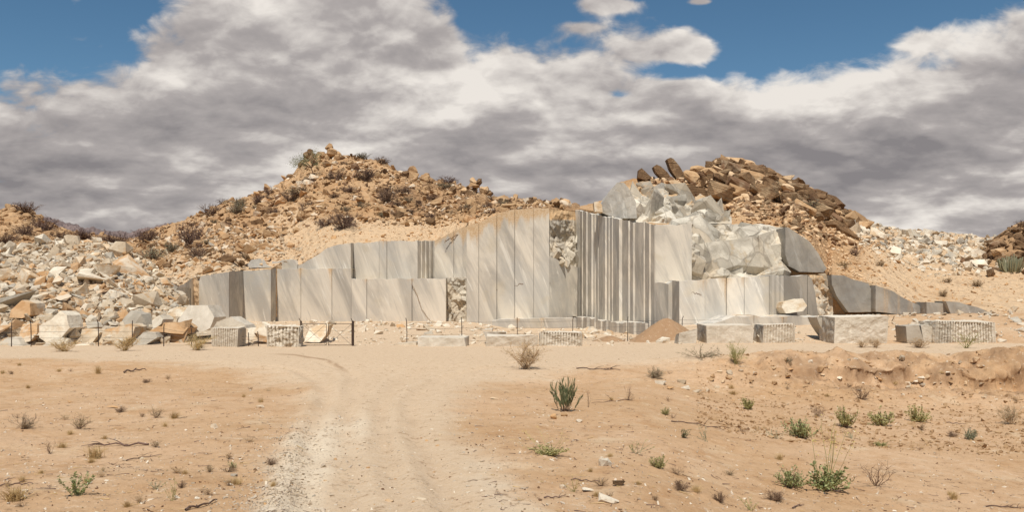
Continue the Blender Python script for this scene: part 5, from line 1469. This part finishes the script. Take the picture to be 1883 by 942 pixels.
fg(1505, 767, 22, 16, 'twiggy', 24, 'twig', 'twig', 'dry_shrub', 'brown withered shrub left of the dense olive one')
fg(1205, 696, 16, 24, 'bushball', 25, 'twig', 'leaf_grey', 'dry_shrub', 'grey dry cushion shrub on the bank top')
fg(1224, 764, 14, 20, 'round', 26, 'twig', 'leaf_olive', 'shrub', 'small olive cushion on the slope right of the needle leaved shrub')
fg(1082, 750, 32, 8, 'sparse', 27, 'twig', 'twig', 'dry_shrub', 'single dry stalk right of the needle leaved shrub')
fg(1155, 737, 30, 12, 'bare', 28, 'twig', 'twig', 'dry_shrub', 'forked dry stalk on the slope')
fg(143, 910, 40, 28, 'upright', 29, 'leaf_green', 'leaf_green', 'shrub', 'upright leafy green shrub in the left foreground')
fg(318, 921, 40, 22, 'sparse', 30, 'leaf_olive', 'leaf_olive', 'shrub', 'sparse olive sprig right of the upright leafy shrub')
fg(285, 901, 20, 28, 'sparse', 31, 'leaf_grey', 'leaf_grey', 'shrub', 'small grey sprig between the two left foreground shrubs')
fg(42, 789, 24, 34, 'twiggy', 32, 'twig', 'leaf_grey', 'shrub', 'grey green twiggy shrub at the left edge')
fg(146, 789, 22, 30, 'twiggy', 33, 'twig', 'leaf_olive', 'shrub', 'olive twiggy shrub right of the grey green one')
fg(287, 769, 17, 20, 'twiggy', 34, 'twig', 'leaf_olive', 'shrub', 'small dark twiggy shrub on the left plain')
fg(320, 770, 13, 18, 'tuft', 35, 'straw', 'straw', 'grass_tuft', 'tiny golden tuft beside the small dark shrub', 'grass')
fg(175, 843, 24, 32, 'tuft', 36, 'straw', 'straw', 'grass_tuft', 'golden dry grass tuft under the fallen branch', 'grass')
fg(28, 921, 28, 48, 'tuft', 37, 'straw', 'straw', 'grass_tuft', 'broad golden grass tuft in the left corner', 'grass')
fg(180, 688, 17, 14, 'tuft', 38, 'straw', 'straw', 'grass_tuft', 'thin dry tuft near the road on the left', 'grass')
fg(428, 862, 12, 11, 'upright', 39, 'leaf_green', 'leaf_green', 'shrub', 'tiny bright green sprout at the track side')
fg(286, 823, 12, 18, 'twiggy', 40, 'twig', 'leaf_olive', 'shrub', 'small olive shrub at the end of the fallen branch')
fg(92, 835, 20, 24, 'bare', 41, 'twig', 'twig', 'dry_shrub', 'bent bare shrub left of the fallen branch')
fg(1382, 940, 28, 30, 'sparse', 42, 'leaf_olive', 'leaf_olive', 'shrub', 'two thin sprouts at the bottom edge')
fg(1055, 905, 30, 24, 'sparse', 43, 'leaf_olive', 'straw', 'shrub', 'straw yellow sprig beside the long white stone')
fg(1585, 735, 24, 22, 'twiggy', 44, 'twig', 'twig', 'dry_shrub', 'brown dry shrub at the toe of the bank')
fg(1690, 640, 14, 30, 'tallDry', 45, 'twig_pale', 'straw', 'dry_shrub', 'pale dry grass like shrub before the dark wedge')
fg(1610, 640, 16, 20, 'tallDry', 46, 'twig_pale', 'straw', 'dry_shrub', 'pale dry shrub before the largest cream block')
fg(1585, 640, 13, 18, 'tallDry', 47, 'twig_pale', 'straw', 'dry_shrub', 'lower pale dry shrub left of the other before the cream block')
fg(118, 647, 20, 34, 'tallDry', 48, 'straw', 'straw', 'dry_shrub', 'yellow dry grass clump in front of the white boulders')
fg(230, 646, 24, 30, 'tallDry', 49, 'straw', 'straw', 'dry_shrub', 'yellow dry shrub at the foot of the left heap')
fg(362, 645, 24, 34, 'tallDry', 50, 'straw', 'leaf_olive', 'dry_shrub', 'straw coloured shrub left of the grooved block')
fg(1620, 822, 10, 34, 'round', 51, 'leaf_olive', 'leaf_olive', 'shrub', 'flat creeping green patch below the three olive shrubs')
fg(1448, 667, 8, 14, 'bushball', 52, 'twig', 'leaf_grey', 'dry_shrub', 'dark cushion on the bank edge at the right')
fg(975, 606, 20, 16, 'tallDry', 53, 'twig_pale', 'straw', 'dry_shrub', 'straw bush below the central face') if False else None
# scattered small tufts and litter shrubs
r_ = np.random.default_rng(77)
n_t = 0
for i in range(78):
    if r_.uniform() < .55:
        px, py = r_.uniform(-10, 520), r_.uniform(664, 935)
        side = 'left plain'
    else:
        px, py = r_.uniform(1080, 1880), r_.uniform(664, 935)
        side = 'right plain'
    h = r_.uniform(3.5, 9) * (py - 560) / 260 + 3
    kd = r_.choice(['tuft', 'twiggy', 'bushball', 'bare'], p=[.45, .3, .12, .13])
    mt = {'tuft': 'straw', 'twiggy': r_.choice(['twig', 'twig_pale']), 'bushball': 'twig', 'bare': 'twig'}[kd]
    word = {'tuft': 'golden grass tuft', 'twiggy': 'twiggy dry seedling', 'bushball': 'brown dry cushion', 'bare': 'bare dry stalk'}[kd]
    dist = 'near the road' if py < 720 else 'midway' if py < 820 else 'in the foreground'
    fg(px, py, h, h * r_.uniform(1.2, 2.0), kd, 60 + int(r_.integers(3)), mt, 'leaf_olive' if kd == 'twiggy' and r_.uniform() < .4 else ('straw' if kd != 'bushball' else 'twig'),
       'grass_tuft' if kd == 'tuft' else 'dry_shrub', f'small {word} {dist} on the {side}', 'grass' if kd == 'tuft' else 'shrub', f'small dry plants of the {side}')

# bushes on the hills
def hb(L, px, py, hpx, wpx, kind, seed, sm, lm, name, label, cat='bush', group='bushes on the hills'):
    p = at_pixel(L, px, py)
    h = hpx * p[1] / F
    return shrub(kind, seed, p - [0, 0, .1], h * 1.15, (wpx / hpx) / 1.25, sm, lm, name, label, cat, group)
for i, (L, px, py, h, w, lb) in enumerate([
    (HS, 48, 390, 17, 34, 'bare dark bush on the very top of the small left hill'), (HS, 82, 425, 24, 40, 'brown bare bush on the right flank of the small left hill'), (HS, 45, 432, 18, 28, 'brown bush below the top of the small left hill'),
    (HS, 12, 448, 20, 40, 'dark bush low on the small left hill'), (HS, 155, 440, 16, 36, 'brown bush in the saddle left of the gap'), (HS, 215, 446, 16, 40, 'wide brown bush in the middle of the gap'), (HS, 110, 440, 14, 30, 'brown bush behind the heap crest'),
    (HL, 272, 445, 22, 36, 'bare bush at the foot of the left hill by the gap'), (HL, 352, 452, 40, 36, 'tall dark brown bush on the left flank of the main hill'), (HL, 366, 474, 22, 30, 'brown bush just under the tall flank bush'),
    (HL, 388, 397, 20, 28, 'dark bush on the left skyline of the main hill'), (HL, 412, 378, 12, 18, 'small bush on the skyline above the dark one'), (HL, 437, 392, 22, 26, 'grey brown bush on the left slope'), (HL, 443, 378, 14, 18, 'small grey bush below the left skyline'),
    (HL, 478, 375, 18, 24, 'rusty bush on the slope left of the path'), (HL, 528, 372, 18, 30, 'dark bush above the bare soil patch'), (HL, 552, 358, 14, 34, 'low grey bush under the summit tree'), (HL, 570, 336, 10, 20, 'small dark bush near the summit tree'),
    (HL, 617, 330, 18, 26, 'bush in the middle of the upper slope'), (HL, 672, 332, 24, 32, 'bare bush below the skyline bend'), (HL, 640, 352, 12, 20, 'small bush right of the upper slope centre'), (HL, 712, 372, 26, 34, 'tall bare bush among the right shoulder boulders'),
    (HL, 632, 420, 30, 40, 'large reddish bare bush above the cut edge'), (HL, 598, 414, 14, 24, 'reddish bush left of the large reddish one'), (HL, 742, 360, 18, 24, 'bush under the blocky outcrop'), (HL, 668, 282, 10, 18, 'dark green bush on the flat summit'),
    (HL, 822, 338, 14, 24, 'bare bush on the ridge between the outcrops'), (HL, 700, 300, 12, 22, 'bush on the skyline right of the summit'), (HL, 496, 356, 12, 20, 'small bush high on the left skyline'), (HL, 505, 395, 12, 18, 'low bush on the bare soil patch'),
    (HL, 560, 390, 9, 14, 'tiny bush over the bare soil patch'), (HL, 790, 402, 12, 18, 'small bush over the cut edge'), (HR, 1425, 352, 16, 30, 'grey bush among the ridge boulders'), (HR, 1480, 385, 18, 40, 'wide grey bush on the descending ridge'), (HR, 1440, 372, 12, 24, 'dry bush under the ridge boulders'),
    (HR, 1572, 470, 14, 14, 'small dark bush on the orange slope'), (HR, 1548, 492, 12, 18, 'ochre dry bush above the stained slab'), (HR, 1618, 488, 10, 14, 'tan tuft bush left on the right slope'), (HR, 1735, 545, 14, 14, 'yellow tuft bush on the right slope'), (HR, 1742, 520, 10, 14, 'brown tuft bush on the right slope'),
    (HR, 1796, 528, 12, 16, 'olive tuft bush on the right slope'), (HE, 1880, 416, 12, 18, 'bare bush on the hill at the right edge'), (HL, 280, 478, 24, 44, 'grey green bush beside the heap'), (HL, 315, 462, 16, 24, 'brown bush above the grey green one'), (HEAP, 204, 545, 12, 26, 'dry bush growing in the left heap'),
    ]):
    green = 'green' in lb and 'grey' not in lb
    grey = 'grey' in lb
    hb(L, px, py, h, w, 'bushball', 90 + i % 5, 'twig_dark', 'leaf_dark' if green else 'leaf_grey' if grey else ('straw' if 'tuft' in lb or 'ochre' in lb else 'twig_dark' if i % 3 else 'twig'), 'bush', lb)
r_ = np.random.default_rng(31)
for i in range(46):
    px = r_.uniform(330, 960)
    lo = itp(px, [(330, 470), (560, 395), (640, 395), (800, 405), (960, 388)])
    hi = itp(px, [(330, 425), (400, 392), (500, 352), (560, 310), (690, 304), (830, 348), (960, 384)])
    py = r_.uniform(hi, lo)
    s = r_.uniform(5, 11)
    where = 'left flank' if px < 520 else 'upper slope' if px < 720 else 'right shoulder'
    gr = r_.uniform() < .4
    hb(HL, px, py, s, s * r_.uniform(1.3, 2.2), 'bushball', 90 + i % 5, 'twig_dark', 'leaf_grey' if gr else 'twig', 'bush', f'tiny {"grey" if gr else "brown"} bush on the {where} of the left hill', 'bush', 'tiny bushes of the left hill')

# summit tree
def summit_tree():
    p = at_pixel(HL, 577, 326)
    t = tag(empty('tree', tuple(p)), 'small thin green tree below the summit rocks of the left hill', 'tree')
    r = np.random.default_rng(3)
    mb, fo = MB(), MB()
    mb.tube([(0, 0, -.3), (-.1, 0, .9), (-.5, 0, 1.9)], .14, .08, 6)
    for i in range(14):
        a = np.array([-.3, 0, 1.5]); b = a + [r.normal(-.8, 1.0), r.normal(0, .7), r.uniform(.4, 2.3)]
        mb.tube([a, (a + b) / 2 + [0, 0, .1], b], .05, .02, 4)
        n = 150
        leaf_quads(fo, b + r.normal(0, .42, (n, 3)), r.normal(0, 1, (n, 3)), .16, r, 2.2)
    obj('trunk', mb.mesh('trunk'), M['twig'], t)
    obj('crown', fo.mesh('crown'), M['leaf_dark'], t)
summit_tree()
# candelabra plant
def candelabra():
    p = at_pixel(HR, 1860, 500)
    t = tag(empty('candelabra_plant', tuple(p)), 'clump of upright grey green succulent stems near the right edge', 'succulent')
    r = np.random.default_rng(4)
    mb = MB()
    for i in range(90):
        a = r.uniform(0, 6.28); q = math.sqrt(r.uniform()) * 1.25
        b = np.array([math.cos(a) * q * .8, math.sin(a) * q * .8, -.1])
        L = r.uniform(1.3, 2.3) * (1 - .25 * q)
        lean = np.array([math.cos(a), math.sin(a), 0]) * q * .45
        mb.tube([b, b + lean * .6 + [0, 0, L * .4], b + lean + [0, 0, L]], .085, .06, 6)
    obj('stems', mb.mesh('stems', True), M['leaf_grey'], t)
candelabra()

# ------------------------------------------------------------------ foreground stones, branches, gravel
def stone(px, py, wpx, hfac, me, mat, label, rot=0.0, name='stone', group=None):
    p = ground_hit(px, py)
    s = wpx * p[1] / F / 2
    return rock_obj(name, me, mat, tuple(p + [0, 0, s * hfac * .35]), (.12, .1, rot), (s, s * .8, s * hfac), label, 'stone', group)
stone(1112, 857, 28, 1.0, MESH_ANG[2], 'white_rock', 'bright white angular stone in the right foreground')
stone(1108, 922, 66, .55, MESH_ANG[7], 'white_rock', 'long white stone half buried at the bottom edge', -.35)
stone(1078, 904, 30, .6, MESH_ANG[4], 'white_rock', 'white stone left of the long buried one', .2)
stone(1035, 899, 15, 1.0, MESH_ANG[2], 'white_rock', 'small white block left of the straw yellow sprig')
stone(1138, 893, 28, .8, MESH_ANG[0], 'brown_rock', 'brown stone behind the long white one')
stone(1018, 771, 15, 1.2, MESH_RND[2], 'tan_rock', 'round tan stone below the needle leaved shrub')
stone(1037, 766, 14, 1.1, MESH_RND[4], 'ochre_rock', 'ochre stone at the foot of the needle leaved shrub')
stone(1065, 777, 15, .9, MESH_RND[0], 'white_rock', 'round pale stone right of the needle leaved shrub')
stone(395, 787, 19, .8, MESH_ANG[5], 'tan_rock', 'pale stone alone on the left plain')
stone(205, 751, 26, .5, MESH_ANG[4], 'tan_rock', 'flat pale stone on the left plain')
stone(128, 741, 22, .5, MESH_ANG[7], 'tan_rock', 'slanting flat stone left of the other flat stone', .4)
stone(422, 893, 16, .5, MESH_ANG[4], 'white_rock', 'small flat white stone near the track side')
stone(430, 876, 15, .7, MESH_ANG[0], 'grey_rock', 'grey stone under the tiny green sprout')
stone(907, 735, 22, .45, MESH_ANG[4], 'white_rock', 'flat whitish slab on the right shoulder of the track')
stone(478, 751, 16, .7, MESH_ANG[2], 'white_rock', 'white stone in the pale dust left of the track')
stone(716, 924, 20, .7, MESH_RND[0], 'tan_rock', 'tan stone at the bottom of the track')
stone(776, 920, 24, .5, MESH_RND[1], 'tan_rock', 'flat tan stone at the bottom of the track')
stone(648, 897, 14, .7, MESH_RND[3], 'tan_rock', 'tan stone in the left wheel rut')
stone(803, 812, 11, .9, MESH_RND[2], 'grey_rock', 'dark grey stone in the middle of the track')
for i, (px, py, w) in enumerate([(1215, 707, 26), (1232, 716, 24), (1254, 705, 22), (1262, 716, 26), (1283, 722, 26), (1300, 720, 16), (1262, 732, 14), (1284, 742, 10)]):
    stone(px, py, w, .6, MESH_ANG[i % 8], 'tan_rock' if i % 3 else 'white_rock', 'whitish stone in the cluster on the right bank slope', i * .9, group='stone cluster on the bank')
r_ = np.random.default_rng(13)
for i in range(130):
    px = r_.uniform(1290, 1890); py = r_.uniform(660, 745)
    stone(px, py, r_.uniform(5, 20) if py < 715 else r_.uniform(4, 12), r_.uniform(.5, 1), (MESH_ANG + MESH_RND)[r_.integers(12)], r_.choice(['tan_rock', 'ochre_rock', 'white_rock']), 'small stone sticking out of the eroded bank', r_.uniform(0, 6), group='stones in the eroded bank')
r_ = np.random.default_rng(14)
for i in range(120):
    k = r_.uniform()
    if k < .55:
        py = r_.uniform(780, 942); px = itp(py, [(780, 615), (860, 560), (942, 500)]) + r_.normal(0, 40)
        lb, gp = 'grey lump of gravel along the left side of the track', 'gravel lumps left of the track'
    else:
        py = r_.uniform(800, 942); px = itp(py, [(800, 720), (860, 735), (942, 760)]) + r_.normal(0, 60)
        lb, gp = 'loose stone in the middle of the track', 'loose stones in the track'
    stone(px, py, r_.uniform(3.5, 10), r_.uniform(.6, 1), (MESH_ANG + MESH_RND)[r_.integers(14)], r_.choice(['tan_rock', 'grey_rock', 'gravel'], p=[.5, .2, .3]), lb, r_.uniform(0, 6), group=gp)
def branch(px0, py0, px1, py1, thick, label, seed, forks=3):
    a, b = ground_hit(px0, py0), ground_hit(px1, py1)
    r = np.random.default_rng(seed)
    t = np.linspace(0, 1, 14)[:, None]
    p = a + (b - a) * t
    L = np.linalg.norm(b - a)
    p += np.cumsum(r.normal(0, .012 * L, p.shape), 0) * [1, 1, 0]
    p[:, 2] = ground_z(p[:, 0], p[:, 1]) + thick * (1 + 1.5 * np.sin(np.linspace(0, 9, 14)) ** 2)
    mb = MB(); mb.tube(p, thick, thick * .4, 6)
    for k in range(forks):
        i = r.integers(3, 11)
        d = (p[i] - p[i - 1]); d /= np.linalg.norm(d)
        d = d + r.normal(0, .45, 3); e = p[i] + d * L * r.uniform(.15, .32); e[2] = max(e[2], float(ground_z(e[0], e[1])) + .02)
        mb.tube([p[i], (p[i] + e) / 2 + [0, 0, .03], e], thick * .5, thick * .2, 5)
    tag(obj('fallen_branch', mb.mesh('fallen_branch'), M['twig_dark']), label, 'branch')
branch(272, 820, 165, 822, .028, 'long forked fallen branch on the left plain', 1, 5)
branch(0, 895, 64, 892, .018, 'thin fallen branch at the left edge', 2)
branch(340, 940, 400, 922, .022, 'fallen branch at the bottom left of the track', 3)
branch(228, 687, 268, 682, .045, 'short thick fallen branch near the road on the left', 4, 1)
branch(1050, 884, 1106, 888, .016, 'brown twig behind the white stones', 5, 2)
branch(1000, 917, 1040, 917, .014, 'straight twig left of the white stones', 6, 1)
branch(1500, 902, 1560, 908, .02, 'twig lying under the flowering shrub', 7, 2)
branch(1236, 776, 1330, 790, .02, 'long thin twig across the right plain', 8, 3)
branch(1458, 936, 1480, 930, .016, 'bent twig at the bottom right', 9, 1)
branch(1160, 737, 1090, 742, .014, 'twig lying beside the forked dry stalk', 10, 2)
branch(1740, 778, 1778, 782, .02, 'twig right of the three olive shrubs', 11, 2)
branch(1060, 679, 1140, 682, .03, 'dark brushwood strip by the road edge', 12, 6)
branch(1810, 932, 1880, 937, .016, 'broken twigs in the right corner', 13, 4)
branch(232, 848, 300, 838, .012, 'thin twig right of the golden tuft', 14, 2)

def gravel(n, seed, fn, smin, smax, mat, label):
    r = np.random.default_rng(seed)
    px, py = fn(r, n)
    d = 3.45 * F / (py - HY)
    x = (px - CX) / F * d
    z = ground_z(x, d)
    s = np.clip(r.lognormal(math.log(smin * 1.5), .5, n), smin, smax)
    small = [hull(300 + i, 9, 3, (1, .8, .6)) for i in range(6)]
    stuff_rocks('gravel', small, np.stack([x, d, z], 1), s, mat, label, 'gravel', r)
gravel(5000, 1, lambda r, n: (r.uniform(-40, 1920, n), 600 + r.uniform(58, 400, n)), .012, .06, 'gravel', 'fine gravel scattered over the plain')
gravel(3600, 2, lambda r, n: ((lambda py: (itp(py, [(780, 615), (860, 565), (960, 500)]) + r.normal(0, 55, n), py))(r.uniform(770, 960, n))), .015, .11, 'gravel', 'pale gravel along the left side of the track')
gravel(2600, 3, lambda r, n: ((lambda py: (itp(py, [(740, 800), (860, 760), (960, 790)]) + r.normal(0, 110, n), py))(r.uniform(720, 960, n))), .010, .055, 'gravel', 'pale gravel in the middle of the track')
gravel(2600, 4, lambda r, n: (r.uniform(1280, 1920, n), r.uniform(668, 760, n)), .04, .20, 'ochre_rock', 'ochre pebbles of the eroded bank')
gravel(1600, 5, lambda r, n: (r.uniform(-40, 1920, n), r.uniform(665, 950, n)), .02, .07, 'white_rock', 'white pebbles scattered over the plain')
gravel(1800, 6, lambda r, n: (r.uniform(-40, 1920, n), r.uniform(665, 950, n)), .015, .05, 'dark_rock', 'dark pebbles scattered over the plain')

def litter(n, seed, mat, label):
    r = np.random.default_rng(seed)
    px, py = r.uniform(-30, 1910, n), 600 + r.uniform(62, 390, n)
    d = 3.45 * F / (py - HY); x = (px - CX) / F * d
    ok = (np.abs(px - itp(d, [(8, 760), (17, 725), (28, 680), (42, 715)])) > 150) & (fbm(x * .25, d * .25, 5.0 + seed, 3) > -.02)
    x, d = x[ok], d[ok]; m_ = len(x)
    L = r.lognormal(-2.3, .6, m_); a = r.uniform(0, 6.28, m_); c = r.normal(0, .35, m_)
    q = np.stack([np.stack([x, d], 1), np.stack([x + .5 * L * np.cos(a + c), d + .5 * L * np.sin(a + c)], 1), np.stack([x + L * np.cos(a), d + L * np.sin(a)], 1)], 1)
    z = ground_z(q[..., 0], q[..., 1]) + r.uniform(.004, .035, (m_, 3))
    q = np.concatenate([q, z[..., None]], -1)
    mb = MB()
    for k in range(m_): mb.tube(q[k], r.uniform(.004, .011), .003, 4)
    tag(obj('plant_litter', mb.mesh('plant_litter'), M[mat]), label, 'litter', kind='stuff')
litter(1300, 1, 'twig_dark', 'dark broken twigs littering the plain')
litter(1000, 2, 'twig', 'brown dry plant litter on the plain')
litter(600, 3, 'straw', 'straw coloured litter on the plain')
